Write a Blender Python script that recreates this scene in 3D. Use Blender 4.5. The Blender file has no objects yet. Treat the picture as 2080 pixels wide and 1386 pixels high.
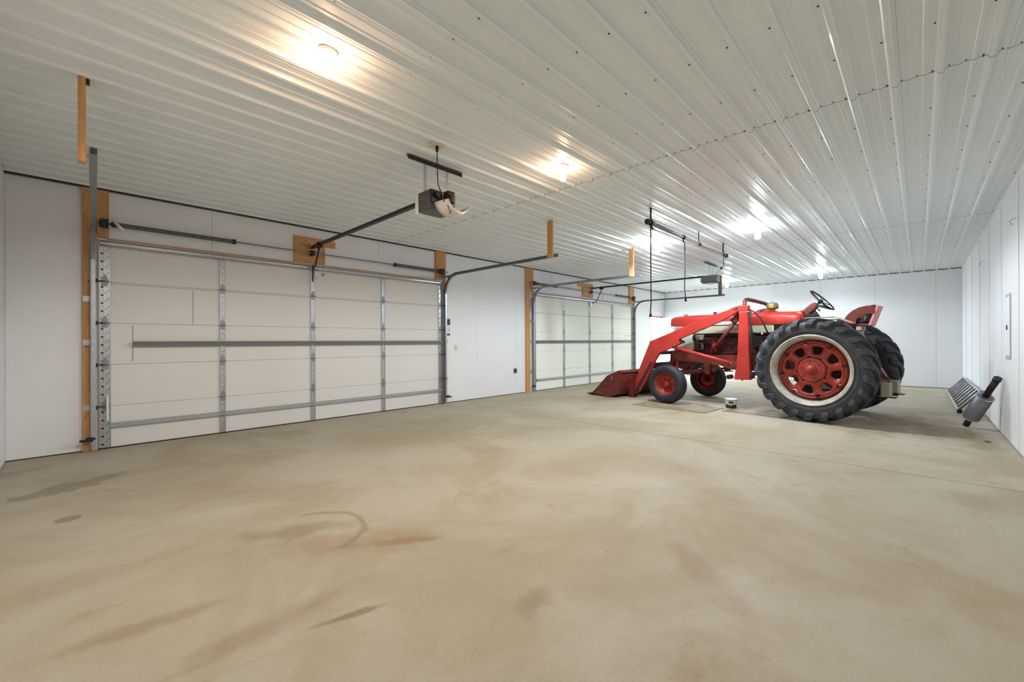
import bpy, bmesh, math, random
from mathutils import Vector, Matrix
random.seed(7)
S = bpy.context.scene
COL = S.collection
PI = math.pi
# ------------------------------------------------------------------ camera, world, exposure
D, XL, XF, YR, H = 6.86, -0.525, 15.35, 0.79, 3.048
cam_d = bpy.data.cameras.new('camera'); cam = bpy.data.objects.new('camera', cam_d); COL.objects.link(cam)
cam_d.sensor_width = 36; cam_d.lens = 853.77 / 2080 * 36; cam_d.clip_start = .02
yaw, pitch, roll = 0.7683969, 0.0002993, -0.0036841
fw = Vector((math.cos(yaw)*math.cos(pitch), math.sin(yaw)*math.cos(pitch), math.sin(pitch)))
r0 = fw.cross(Vector((0, 0, 1))).normalized(); u0 = r0.cross(fw)
c_, s_ = math.cos(roll), math.sin(roll)
rr = c_*r0 + s_*u0; uu = -s_*r0 + c_*u0
M = Matrix((rr, uu, -fw)).transposed().to_4x4(); M.translation = Vector((0, 0, 1.2465))
cam.matrix_world = M
S.camera = cam
w = bpy.data.worlds.new('sky'); S.world = w; w.use_nodes = True
w.node_tree.nodes['Background'].inputs[0].default_value = (0.86, 0.93, 1.0, 1)
w.node_tree.nodes['Background'].inputs[1].default_value = 48.0
S.view_settings.view_transform = 'Standard'; S.view_settings.look = 'None'
S.view_settings.gamma = 1; S.view_settings.use_curve_mapping = False
S.view_settings.exposure = 0.0
WARM, COOL = 165, 230      # emission of the bulbs
WARM_W, COOL_W = 118, 165  # downward output of each lamp

# ------------------------------------------------------------------ materials
def lin(c):
    return tuple((v/12.92 if v <= .04045 else ((v+.055)/1.055)**2.4) for v in [x/255 for x in c]) + (1,)
def mat(name, rgb, rough=.5, metal=0, var=0.0, vscale=6, var2=None, bump=0, bscale=40, coat=0, stretch=(1, 1, 1), spec=.5):
    m = bpy.data.materials.new(name); m.use_nodes = True; nt = m.node_tree; b = nt.nodes['Principled BSDF']
    c = lin(rgb)
    b.inputs['Base Color'].default_value = c; b.inputs['Roughness'].default_value = rough
    b.inputs['Metallic'].default_value = metal; b.inputs['Coat Weight'].default_value = coat
    b.inputs['Specular IOR Level'].default_value = spec
    if var or bump:
        tc = nt.nodes.new('ShaderNodeTexCoord'); mp = nt.nodes.new('ShaderNodeMapping'); mp.inputs['Scale'].default_value = stretch
        nt.links.new(tc.outputs['Object'], mp.inputs['Vector'])
    if var:
        n = nt.nodes.new('ShaderNodeTexNoise'); n.inputs['Scale'].default_value = vscale; n.inputs['Detail'].default_value = 6; n.inputs['Roughness'].default_value = .6
        nt.links.new(mp.outputs[0], n.inputs['Vector'])
        cr = nt.nodes.new('ShaderNodeValToRGB'); cr.color_ramp.elements[0].position = .35; cr.color_ramp.elements[1].position = .68
        d = lin(var2) if var2 else tuple(v*(1-var) for v in c[:3]) + (1,)
        cr.color_ramp.elements[0].color = d; cr.color_ramp.elements[1].color = c
        nt.links.new(n.outputs['Fac'], cr.inputs[0]); nt.links.new(cr.outputs[0], b.inputs['Base Color'])
    if bump:
        n2 = nt.nodes.new('ShaderNodeTexNoise'); n2.inputs['Scale'].default_value = bscale; n2.inputs['Detail'].default_value = 3
        nt.links.new(mp.outputs[0], n2.inputs['Vector'])
        bp = nt.nodes.new('ShaderNodeBump'); bp.inputs['Strength'].default_value = bump; bp.inputs['Distance'].default_value = .01
        nt.links.new(n2.outputs['Fac'], bp.inputs['Height']); nt.links.new(bp.outputs[0], b.inputs['Normal'])
    return m
def emis(name, rgb, strength):
    m = bpy.data.materials.new(name); m.use_nodes = True; b = m.node_tree.nodes['Principled BSDF']
    b.inputs['Emission Color'].default_value = (*rgb, 1); b.inputs['Emission Strength'].default_value = strength
    b.inputs['Base Color'].default_value = (.8, .8, .8, 1)
    return m
M_ = {}
M_['ceil'] = mat('painted_steel', (230, 238, 238), .30, .0, .04, 3, coat=.2)
M_['wall'] = mat('white_board', (233, 235, 237), .42, 0, .035, 2, bump=.03, bscale=8)
M_['gap'] = mat('dark_gap', (26, 27, 28), .9)
M_['gasket'] = mat('grey_trim', (88, 92, 96), .6)
M_['door1'] = mat('vinyl_backing', (226, 225, 222), .6, 0, .03, 1.5, bump=.03, bscale=25)
M_['door2'] = mat('vinyl_backing_cream', (248, 249, 238), .6, 0, .05, 2, bump=.03, bscale=25)
M_['galv'] = mat('galvanised', (190, 196, 202), .34, .75, .15, 25)
M_['galv_d'] = mat('galvanised_dark', (148, 152, 156), .42, .5, .2, 20)
M_['strut_grey'] = mat('dull_grey_steel', (112, 112, 110), .5, .3, .15, 20)
M_['bronze'] = mat('brownish_pipe', (158, 138, 122), .5, .2, .2, 12)
M_['darksteel'] = mat('dark_steel', (62, 64, 66), .45, .5, .2, 30)
M_['black'] = mat('black_paint', (24, 25, 27), .45, 0, .2, 20)
M_['blackrub'] = mat('black_rubber', (20, 20, 22), .7)
M_['wood'] = mat('pine', (208, 160, 106), .65, 0, .3, 5, var2=(184, 130, 76), bump=.1, bscale=30, stretch=(10, 10, .8))
M_['wood_h'] = mat('pine_across', (212, 164, 112), .65, 0, .3, 5, var2=(190, 136, 84), bump=.1, bscale=30, stretch=(.8, 10, 10))
M_['wood_d'] = mat('weathered_pine', (150, 116, 96), .7, 0, .25, 5, stretch=(10, 10, 1))
M_['knot'] = mat('knot', (120, 70, 30), .7)
M_['red'] = mat('red_enamel', (186, 50, 40), .4, 0, .22, 5, var2=(158, 44, 36), bump=.04, bscale=20, coat=.15)
M_['red_w'] = mat('worn_red_enamel', (116, 36, 25), .5, 0, .5, 5, var2=(84, 32, 23), bump=.06, bscale=30)
M_['red_d'] = mat('greasy_red', (104, 28, 24), .55, 0, .6, 9, var2=(40, 22, 20), bump=.1, bscale=40)
M_['wheelred'] = mat('wheel_red', (164, 50, 36), .5, 0, .3, 7, var2=(132, 42, 30), bump=.04, bscale=30)
M_['cream'] = mat('cream_enamel', (206, 206, 184), .5, 0, .16, 6, var2=(176, 178, 156))
M_['rim'] = mat('grey_rim', (204, 202, 194), .45, .2, .25, 8, var2=(160, 152, 136))
M_['tire'] = mat('tire_rubber', (60, 62, 68), .62, 0, .35, 7, var2=(36, 38, 42), bump=.08, bscale=50)
M_['tire_f'] = mat('front_tire_rubber', (38, 42, 46), .6, 0, .3, 7, var2=(26, 28, 31), bump=.05, bscale=60)
M_['grease'] = mat('oily_iron', (44, 38, 36), .5, .3, .4, 20, var2=(24, 20, 20))
M_['chrome'] = mat('bright_metal', (205, 205, 205), .22, .9)
M_['brass'] = mat('amber_cap', (164, 138, 70), .35, .4, .3, 20, var2=(120, 98, 48))
M_['white'] = mat('white_plastic', (232, 232, 230), .4)
M_['offwhite'] = mat('ivory_plastic', (214, 206, 178), .45)
M_['greyplast'] = mat('grey_plastic', (118, 122, 130), .45, 0, .08, 10)
M_['dkplast'] = mat('charcoal_plastic', (78, 76, 80), .45)
M_['lens'] = mat('translucent_cover', (226, 216, 204), .35)
M_['pale'] = mat('pale_weight', (176, 168, 146), .7, 0, .2, 15)
M_['pink'] = mat('pale_red', (224, 152, 144), .5, 0, .3, 15, var2=(208, 120, 112))  # red of the seat back with its whitish reflection mixed in
M_['rust'] = mat('rusty_pipe', (72, 50, 42), .6, .4, .5, 25, var2=(36, 28, 26))
M_['alu'] = mat('aluminium', (200, 206, 208), .32, .8, .12, 20)
M_['board'] = mat('oily_board', (168, 152, 126), .6, 0, .5, 4, var2=(126, 110, 88), bump=.05, bscale=20)
M_['board_d'] = mat('board_edge', (46, 38, 30), .8)
M_['navy'] = mat('navy_label', (34, 38, 82), .5)
M_['paper'] = mat('paper', (226, 228, 234), .7)
M_['oil'] = mat('dark_oil', (34, 24, 20), .25, coat=.3)
M_['green'] = mat('green_plastic', (20, 110, 66), .4)
M_['concrete_out'] = mat('driveway', (190, 188, 180), .8, 0, .1, 3)
M_['steeldoor'] = mat('white_steel_door', (238, 240, 242), .4)
M_['orange'] = mat('reddish_wood', (196, 92, 60), .6, 0, .2, 20, stretch=(1, 8, 8))
M_['mufgrey'] = mat('aluminised_steel', (128, 130, 136), .4, .55, .2, 14)
M_['warm'] = emis('warm_bulb', (1.0, .58, .36), WARM)
M_['cool'] = emis('cool_bulb', (.82, .91, 1.0), COOL)
g = bpy.data.materials.new('pail_plastic'); g.use_nodes = True; b = g.node_tree.nodes['Principled BSDF']
b.inputs['Base Color'].default_value = lin((214, 212, 196)); b.inputs['Roughness'].default_value = .35; b.inputs['Transmission Weight'].default_value = .25
M_['pail'] = g
g = bpy.data.materials.new('window_glass'); g.use_nodes = True; b = g.node_tree.nodes['Principled BSDF']
b.inputs['Base Color'].default_value = (.9, .95, 1, 1); b.inputs['Roughness'].default_value = .08; b.inputs['Transmission Weight'].default_value = .9; b.inputs['IOR'].default_value = 1.2
M_['glass'] = g

def floor_material():
    m = bpy.data.materials.new('concrete_floor'); m.use_nodes = True; nt = m.node_tree; N = nt.nodes; Lk = nt.links
    b = N['Principled BSDF']; b.inputs['Specular IOR Level'].default_value = .35
    geo = N.new('ShaderNodeNewGeometry')
    def noise(scale, detail=5, rough=.6, st=(1, 1, 1), rot=0, dist=0):
        mp = N.new('ShaderNodeMapping'); mp.inputs['Scale'].default_value = st; mp.inputs['Rotation'].default_value = (0, 0, rot)
        Lk.new(geo.outputs['Position'], mp.inputs['Vector'])
        n = N.new('ShaderNodeTexNoise'); n.inputs['Scale'].default_value = scale; n.inputs['Detail'].default_value = detail
        n.inputs['Roughness'].default_value = rough; n.inputs['Distortion'].default_value = dist
        Lk.new(mp.outputs[0], n.inputs['Vector']); return n.outputs['Fac']
    def ramp(src, p0, p1, c0=0, c1=1):
        r = N.new('ShaderNodeMapRange'); r.inputs['From Min'].default_value = p0; r.inputs['From Max'].default_value = p1
        r.inputs['To Min'].default_value = c0; r.inputs['To Max'].default_value = c1; r.interpolation_type = 'SMOOTHSTEP'
        Lk.new(src, r.inputs['Value']); return r.outputs['Result']
    def mix(fac, A, B, typ='MIX'):
        x = N.new('ShaderNodeMix'); x.data_type = 'RGBA'; x.blend_type = typ
        Lk.new(fac, x.inputs['Factor'])
        for i, v in ((6, A), (7, B)):
            if isinstance(v, tuple): x.inputs[i].default_value = v
            else: Lk.new(v, x.inputs[i])
        return x.outputs[2]
    base = mix(ramp(noise(.75, 6, .65, dist=.6), .38, .62), lin((170, 158, 134)), lin((184, 176, 158)))
    base = mix(ramp(noise(1.6, 7, .7, (1, 2.2, 1), .5, .8), .55, .74, 0, .55), base, lin((158, 136, 104)))
    base = mix(ramp(noise(2.5, 8, .7, (3.2, .7, 1), .75, .5), .62, .78, 0, .5), base, lin((146, 126, 96)))
    base = mix(ramp(noise(3.1, 6, .7, (.8, 2.6, 1), -.2, .5), .6, .8, 0, .45), base, lin((206, 199, 184)))
    base = mix(ramp(noise(60, 3, .7), .35, .7, 0, .16), base, lin((140, 126, 104)))
    # marks with a shape of their own: x, y, rx, ry, angle, strength, colour
    marks = [(-.04, 5.29, .34, .17, .55, .75, (140, 130, 110)), (-.36, 6.26, .22, .12, .3, .55, (146, 134, 114)), (-.04, 4.32, .06, .06, 0, .7, (130, 118, 98)),
             (1.0, 2.95, .34, .10, -.5, .55, (138, 124, 98)), (1.42, 2.31, .26, .045, -.6, .6, (138, 108, 74)), (1.18, 2.55, .5, .16, -.7, .4, (150, 120, 86)),
             (4.81, -.31, .22, .2, 0, .5, (150, 138, 118)), (.59, 2.05, .4, .07, .1, .4, (146, 116, 80)), (.2, 2.45, .3, .06, -.1, .5, (150, 122, 86)), (.87, 1.86, .14, .02, -.25, .6, (120, 92, 60)),
             (7.9, .3, .9, .35, -.3, .6, (136, 116, 86)), (8.3, -.2, 1.2, .3, 0, .5, (132, 110, 82)), (7.6, -.55, .7, .14, 0, .5, (128, 104, 74)), (9.2, .2, 1.1, .5, 0, .45, (130, 112, 84)),
             (3.2, .9, .5, .3, .4, .35, (158, 138, 104)), (2.4, .9, .35, .1, .8, .4, (142, 118, 84)), (8.0, 3.3, .9, .5, .2, .4, (140, 122, 96)), (9.9, 3.2, .5, .35, 0, .35, (150, 134, 108)),
             (5.0, 5.6, .4, .25, .3, .3, (158, 142, 116)), (6.3, 5.8, .35, .1, .6, .3, (160, 146, 120)), (8.3, 4.9, .8, .25, .2, .5, (128, 112, 88)), (1.55, 1.35, .14, .07, .2, .5, (140, 116, 84))]
    dn = N.new('ShaderNodeTexNoise'); dn.inputs['Scale'].default_value = 4.5; dn.inputs['Detail'].default_value = 7; dn.inputs['Roughness'].default_value = .65
    Lk.new(geo.outputs['Position'], dn.inputs['Vector'])
    sub = N.new('ShaderNodeMath'); sub.operation = 'SUBTRACT'; Lk.new(dn.outputs['Fac'], sub.inputs[0]); sub.inputs[1].default_value = .5
    for (x, y, rx, ry, a, st, c) in marks:
        mp = N.new('ShaderNodeMapping'); mp.vector_type = 'TEXTURE'
        mp.inputs['Location'].default_value = (x, y, 0); mp.inputs['Rotation'].default_value = (0, 0, a); mp.inputs['Scale'].default_value = (rx, ry, 1)
        Lk.new(geo.outputs['Position'], mp.inputs['Vector'])
        ln = N.new('ShaderNodeVectorMath'); ln.operation = 'LENGTH'; Lk.new(mp.outputs[0], ln.inputs[0])
        ad = N.new('ShaderNodeMath'); ad.operation = 'MULTIPLY_ADD'; Lk.new(sub.outputs[0], ad.inputs[0]); ad.inputs[1].default_value = 2.6; Lk.new(ln.outputs['Value'], ad.inputs[2])
        base = mix(ramp(ad.outputs[0], .25 if st < .7 else .8, 1.45 if st < .7 else 1.05, st, 0), base, lin(c))
    # dark arc left by a tyre
    mp = N.new('ShaderNodeMapping'); mp.vector_type = 'TEXTURE'; mp.inputs['Location'].default_value = (1.06, 2.86, 0); mp.inputs['Scale'].default_value = (.33, .33, 1)
    Lk.new(geo.outputs['Position'], mp.inputs['Vector']); ln = N.new('ShaderNodeVectorMath'); ln.operation = 'LENGTH'; Lk.new(mp.outputs[0], ln.inputs[0])
    s1 = N.new('ShaderNodeMath'); s1.operation = 'MULTIPLY_ADD'; Lk.new(sub.outputs[0], s1.inputs[0]); s1.inputs[1].default_value = .35; Lk.new(ln.outputs['Value'], s1.inputs[2])
    s2 = N.new('ShaderNodeMath'); s2.operation = 'SUBTRACT'; Lk.new(s1.outputs[0], s2.inputs[0]); s2.inputs[1].default_value = 1
    s3 = N.new('ShaderNodeMath'); s3.operation = 'ABSOLUTE'; Lk.new(s2.outputs[0], s3.inputs[0])
    sx = N.new('ShaderNodeSeparateXYZ'); Lk.new(mp.outputs[0], sx.inputs[0])
    half = ramp(sx.outputs['X'], -.1, .3)
    arc = ramp(s3.outputs[0], .02, .11, .42, 0)
    ml = N.new('ShaderNodeMath'); ml.operation = 'MULTIPLY'; Lk.new(half, ml.inputs[0]); Lk.new(arc, ml.inputs[1])
    base = mix(ml.outputs[0], base, lin((120, 106, 86)))
    Lk.new(base, b.inputs['Base Color'])
    Lk.new(ramp(noise(2.0, 5), .3, .7, .55, .72), b.inputs['Roughness'])
    bp = N.new('ShaderNodeBump'); bp.inputs['Strength'].default_value = .12; bp.inputs['Distance'].default_value = .01
    Lk.new(noise(14, 6, .7), bp.inputs['Height']); Lk.new(bp.outputs[0], b.inputs['Normal'])
    return m
M_['floor'] = floor_material()

# ------------------------------------------------------------------ mesh helpers
class MB:
    def __init__(s): s.v = []; s.f = []; s.m = []; s.sm = []; s.mi = 0; s.smooth = False
    def add(s, vs, fs, smooth=None):
        o = len(s.v); s.v += [tuple(v) for v in vs]
        for f in fs: s.f.append(tuple(i+o for i in f)); s.m.append(s.mi); s.sm.append(s.smooth if smooth is None else smooth)
        return s
    def box(s, a, b, bev=0):
        x0, x1 = sorted((a[0], b[0])); y0, y1 = sorted((a[1], b[1])); z0, z1 = sorted((a[2], b[2]))
        v = [(x0,y0,z0),(x1,y0,z0),(x1,y1,z0),(x0,y1,z0),(x0,y0,z1),(x1,y0,z1),(x1,y1,z1),(x0,y1,z1)]
        return s.add(v, [(0,3,2,1),(4,5,6,7),(0,1,5,4),(1,2,6,5),(2,3,7,6),(3,0,4,7)], False)
    def prism(s, poly, ax, a, b):
        """poly in the two other axes (order: x->yz, y->xz, z->xy)"""
        n = len(poly)
        def P(p, t): return {'x': (t, p[0], p[1]), 'y': (p[0], t, p[1]), 'z': (p[0], p[1], t)}[ax]
        v = [P(p, a) for p in poly] + [P(p, b) for p in poly]
        return s.add(v, [tuple(range(n)), tuple(range(2*n-1, n-1, -1))] + [(i, (i+1) % n, n+(i+1) % n, n+i) for i in range(n)], False)
    def cyl(s, p, q, r, r2=None, n=16, caps=True):
        r2 = r if r2 is None else r2
        p, q = Vector(p), Vector(q); d = (q-p).normalized()
        a = d.orthogonal().normalized(); b = d.cross(a)
        v = []
        for c, rad in ((p, r), (q, r2)):
            for i in range(n): t = 2*PI*i/n; v.append(c + rad*(math.cos(t)*a + math.sin(t)*b))
        s.add(v, [(i, (i+1) % n, n+(i+1) % n, n+i) for i in range(n)], True)
        if caps: s.add(v, [tuple(range(n-1, -1, -1)), tuple(range(n, 2*n))], False)
        return s
    def tube(s, pts, r, n=8, closed=False):
        pts = [Vector(p) for p in pts]; k = len(pts); rings = []
        prev = None
        for i, p in enumerate(pts):
            if closed: d = (pts[(i+1) % k]-pts[i-1]).normalized()
            else: d = (pts[min(i+1, k-1)]-pts[max(i-1, 0)]).normalized()
            a = d.orthogonal().normalized() if prev is None else (prev - d*prev.dot(d)).normalized()
            prev = a; b = d.cross(a)
            rings.append([p + r*(math.cos(2*PI*j/n)*a + math.sin(2*PI*j/n)*b) for j in range(n)])
        v = [q for R in rings for q in R]; f = []
        for i in range(k if closed else k-1):
            i2 = (i+1) % k
            for j in range(n): f.append((i*n+j, i*n+(j+1) % n, i2*n+(j+1) % n, i2*n+j))
        s.add(v, f, True)
        if not closed: s.add(rings[0], [tuple(range(n-1, -1, -1))], False); s.add(rings[-1], [tuple(range(n))], False)
        return s
    def lathe(s, prof, o=(0, 0, 0), ax='x', n=32, closed=False, smooth=True):
        """prof: list of (r, t) with t along the axis"""
        o = Vector(o); v = []
        for (r, t) in prof:
            for i in range(n):
                a = 2*PI*i/n; c, d = r*math.cos(a), r*math.sin(a)
                v.append(o + Vector({'x': (t, c, d), 'y': (c, t, d), 'z': (c, d, t)}[ax]))
        k = len(prof); f = []
        for i in range(k if closed else k-1):
            i2 = (i+1) % k
            for j in range(n): f.append((i*n+j, i*n+(j+1) % n, i2*n+(j+1) % n, i2*n+j))
        return s.add(v, f, smooth)
    def build(s, name, material, parent=None, bevel=0, kind=None, label=None):
        me = bpy.data.meshes.new(name); me.from_pydata(s.v, [], s.f)
        for mm in (material if isinstance(material, (list, tuple)) else [material]): me.materials.append(M_[mm])
        me.polygons.foreach_set('material_index', s.m); me.polygons.foreach_set('use_smooth', s.sm)
        bm = bmesh.new(); bm.from_mesh(me); bmesh.ops.remove_doubles(bm, verts=bm.verts, dist=1e-6)
        bmesh.ops.recalc_face_normals(bm, faces=bm.faces); bm.to_mesh(me); bm.free()
        o = bpy.data.objects.new(name, me); COL.objects.link(o); o.parent = parent
        if bevel:
            bv = o.modifiers.new('bevel', 'BEVEL'); bv.width = bevel; bv.segments = 2; bv.limit_method = 'ANGLE'; bv.angle_limit = .7
        if kind: o['kind'] = kind
        if label: o['label'] = label
        return o
def MBx(): return MB()
def boxm(name, a, b, m, parent=None, bevel=0, **k): return MB().box(a, b).build(name, m, parent, bevel, **k)
def tag(o, label, cat, group=None):
    o['label'] = label; o['category'] = cat
    if group: o['group'] = group
    return o
def thing(name, label, cat, loc=(0, 0, 0), rz=0, group=None, rot=None):
    o = bpy.data.objects.new(name, None); COL.objects.link(o); o.empty_display_size = .1
    o.location = loc; o.rotation_euler = rot or (0, 0, rz); return tag(o, label, cat, group)
def struct(o, label=None):
    o['kind'] = 'structure'
    if label: o['label'] = label
    return o
def sempty(name, label=None, loc=(0, 0, 0)):
    o = bpy.data.objects.new(name, None); COL.objects.link(o); o.location = loc; o.empty_display_size = .1
    return struct(o, label)
def lk(me_obj, name, loc, parent, rot=None):
    c = me_obj.copy(); c.name = name; COL.objects.link(c); c.parent = parent; c.location = loc
    if rot: c.rotation_euler = rot
    return c

# ------------------------------------------------------------------ floor (two poured slabs with an open joint)
fl = boxm('floor', (XL-.3, -YR-.3, -.3), (XF+.3, D+.12, -.05), 'gap'); struct(fl, 'bare stained concrete floor')
boxm('slab', (XL-.1, -YR-.1, -.05), (5.352, D+.06, 0), 'floor', fl)
boxm('slab', (5.366, -YR-.1, -.05), (XF+.1, D+.06, 0), 'floor', fl)

# ------------------------------------------------------------------ walls: dark backing with white boards screwed on
DX1 = (.15, 5.12); DX2 = (7.78, 12.90); EX = (14.2, 15.13); DH = 2.45; EH = 2.12
TOP = 3.03
def wall_back():
    m = MB(); t0, t1 = D+.02, D+.22
    m.box((XL-.2, t0, 0), (DX1[0], t1, H+.1)); m.box((DX1[0], t0, DH), (DX1[1], t1, H+.1)); m.box((DX1[1], t0, 0), (DX2[0], t1, H+.1))
    m.box((DX2[0], t0, DH), (DX2[1], t1, H+.1)); m.box((DX2[1], t0, 0), (EX[0], t1, H+.1)); m.box((EX[0], t0, EH), (EX[1], t1, H+.1)); m.box((EX[1], t0, 0), (XF+.2, t1, H+.1))
    o = struct(m.build('wall_back', 'gap'), 'white board wall holding both garage doors')
    g = .0015
    def pan(x0, x1, z0, z1): boxm('wall_board', (x0+g, D, z0), (x1-g, D+.02, z1), 'wall', o)
    pan(XL, DX1[0], .012, TOP)
    for a, b in ((DX1[0], 1.27), (1.27, 2.49), (2.49, 3.71), (3.71, DX1[1])): pan(a, b, DH, TOP)
    for a, b in ((DX1[1], 6.0), (6.0, 7.235), (7.235, DX2[0])): pan(a, b, .012, TOP)
    for a, b in ((DX2[0], 8.6), (8.6, 9.82), (9.82, 11.04), (11.04, 12.26), (12.26, DX2[1])): pan(a, b, DH, TOP)
    pan(DX2[1], 13.5, .012, TOP); pan(13.5, EX[0], .012, TOP); pan(EX[0], EX[1], EH, TOP); pan(EX[1], XF, .012, TOP)
    return o
wb = wall_back()
def flat_wall(name, label, axis, pos, out, cuts, mname='wall'):
    m = MB(); lo, hi = cuts[0], cuts[-1]
    def B(mm, a, b, t0, t1, z0, z1):
        if axis == 'x': mm.box((t0, a, z0), (t1, b, z1))
        else: mm.box((a, t0, z0), (b, t1, z1))
    B(m, lo-.02, hi+.02, pos+out*.02, pos+out*.2, 0, H+.1)
    o = struct(m.build(name, 'gap'), label)
    for a, b in zip(cuts[:-1], cuts[1:]):
        mm = MB(); B(mm, a+.0015, b-.0015, pos, pos+out*.02, .012, TOP); mm.build('wall_board', mname, o)
    return o
wf = flat_wall('wall_far', 'white board wall at the far end behind the tractor', 'x', XF, 1, [-YR, -.33, .87, 2.09, 3.3, 4.5, 5.7, D])
wr = flat_wall('wall_right', 'white board wall behind the ladder', 'y', -YR, -1, [XL, 1.0, 2.2, 3.4, 4.6, 5.8, 7.06, 8.38, 9.68, 11.08, 12.57, 14.01, XF])
wl = flat_wall('wall_left', 'white wall sliver at the left edge', 'x', XL, -1, [-YR, .43, 1.65, 2.87, 4.09, 5.31, D])
# thin battens over the joints of the right wall
for x in (7.06, 8.38, 9.68, 11.08, 12.57, 14.01):
    boxm('batten', (x+.05, -YR, .012), (x+.062, -YR+.006, TOP), 'wall', wr)
struct(boxm('baseboard_back', (5.16, D-.006, 0), (7.55, D+.002, .012), 'gap'))
# ------------------------------------------------------------------ ceiling: ribbed liner sheets
ceil = struct(boxm('ceiling', (XL-.2, -YR-.2, H+.03), (XF+.2, D+.22, H+.2), 'gap'), 'white ribbed steel liner ceiling')
RP = .2286; Y0 = .115
def rib_mesh(length, name):
    pts = []
    for k in range(4):
        c = k*RP
        pts += [(c-.030, 0), (c-.021, -.006), (c-.013, -.024), (c, -.0225), (c+.013, -.024), (c+.021, -.006), (c+.030, 0)]
        for q in (1, 2):
            d = c + q*RP/3
            pts += [(d-.014, 0), (d-.009, -.0045), (d+.009, -.0045), (d+.014, 0)]
    pts.append((4*RP-.031, 0))
    m = MB(); v = []
    for p in pts: v.append((0, p[0], p[1])); v.append((length, p[0], p[1]))
    m.add(v, [(2*i, 2*i+1, 2*i+3, 2*i+2) for i in range(len(pts)-1)], False)
    # lapped lip so that the end of each sheet has thickness
    m.add([(length, p[0], p[1]) for p in pts] + [(length, p[0], p[1]+.004) for p in pts], [(i, i+1, len(pts)+i+1, len(pts)+i) for i in range(len(pts)-1)], False)
    o = m.build(name, 'ceil', ceil); return o
segs = [(XL-.05, 4.0), (4.006, 9.0), (9.007, XF+.01)]
kmin = int(math.floor((-YR-Y0)/(4*RP)))-0; kmax = int(math.ceil((D-Y0)/(4*RP)))
for (a, b_) in segs:
    base = None
    for k in range(kmin, kmax):
        y = Y0 + k*4*RP
        if base is None: base = rib_mesh(b_-a, 'ceiling_panel'); base.location = (a, y, H); 
        else: lk(base, 'ceiling_panel', (a, y, H), ceil)
sc = MB()
for i in range(-6, 21):
    x = 3.39 + .61*i
    if x < XL or x > XF: continue
    for k in range(-4, 30):
        y = Y0 + k*RP + .04
        if -YR+.02 < y < D-.02: sc.cyl((x, y, H+.002), (x, y, H-.006), .0065, .004, n=5)
for xs in (4.0, 9.0):
    for k in range(-4*1, 30):
        for d in (.04, .115, .19):
            y = Y0 + k*RP + d
            if -YR+.02 < y < D-.02: sc.cyl((xs-.02, y, H+.002), (xs-.02, y, H-.005), .006, .004, n=5)
sc.build('ceiling_screw', 'darksteel', ceil, kind='stuff')
struct(boxm('shadow_gap_1', (XL, D-.035, H-.028), (XF, D-.001, H-.020), 'gasket'), 'grey strip drawn as the shadow gap along the top of the garage door wall')  # dark strip standing in for the shadow gap under the ceiling

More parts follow.
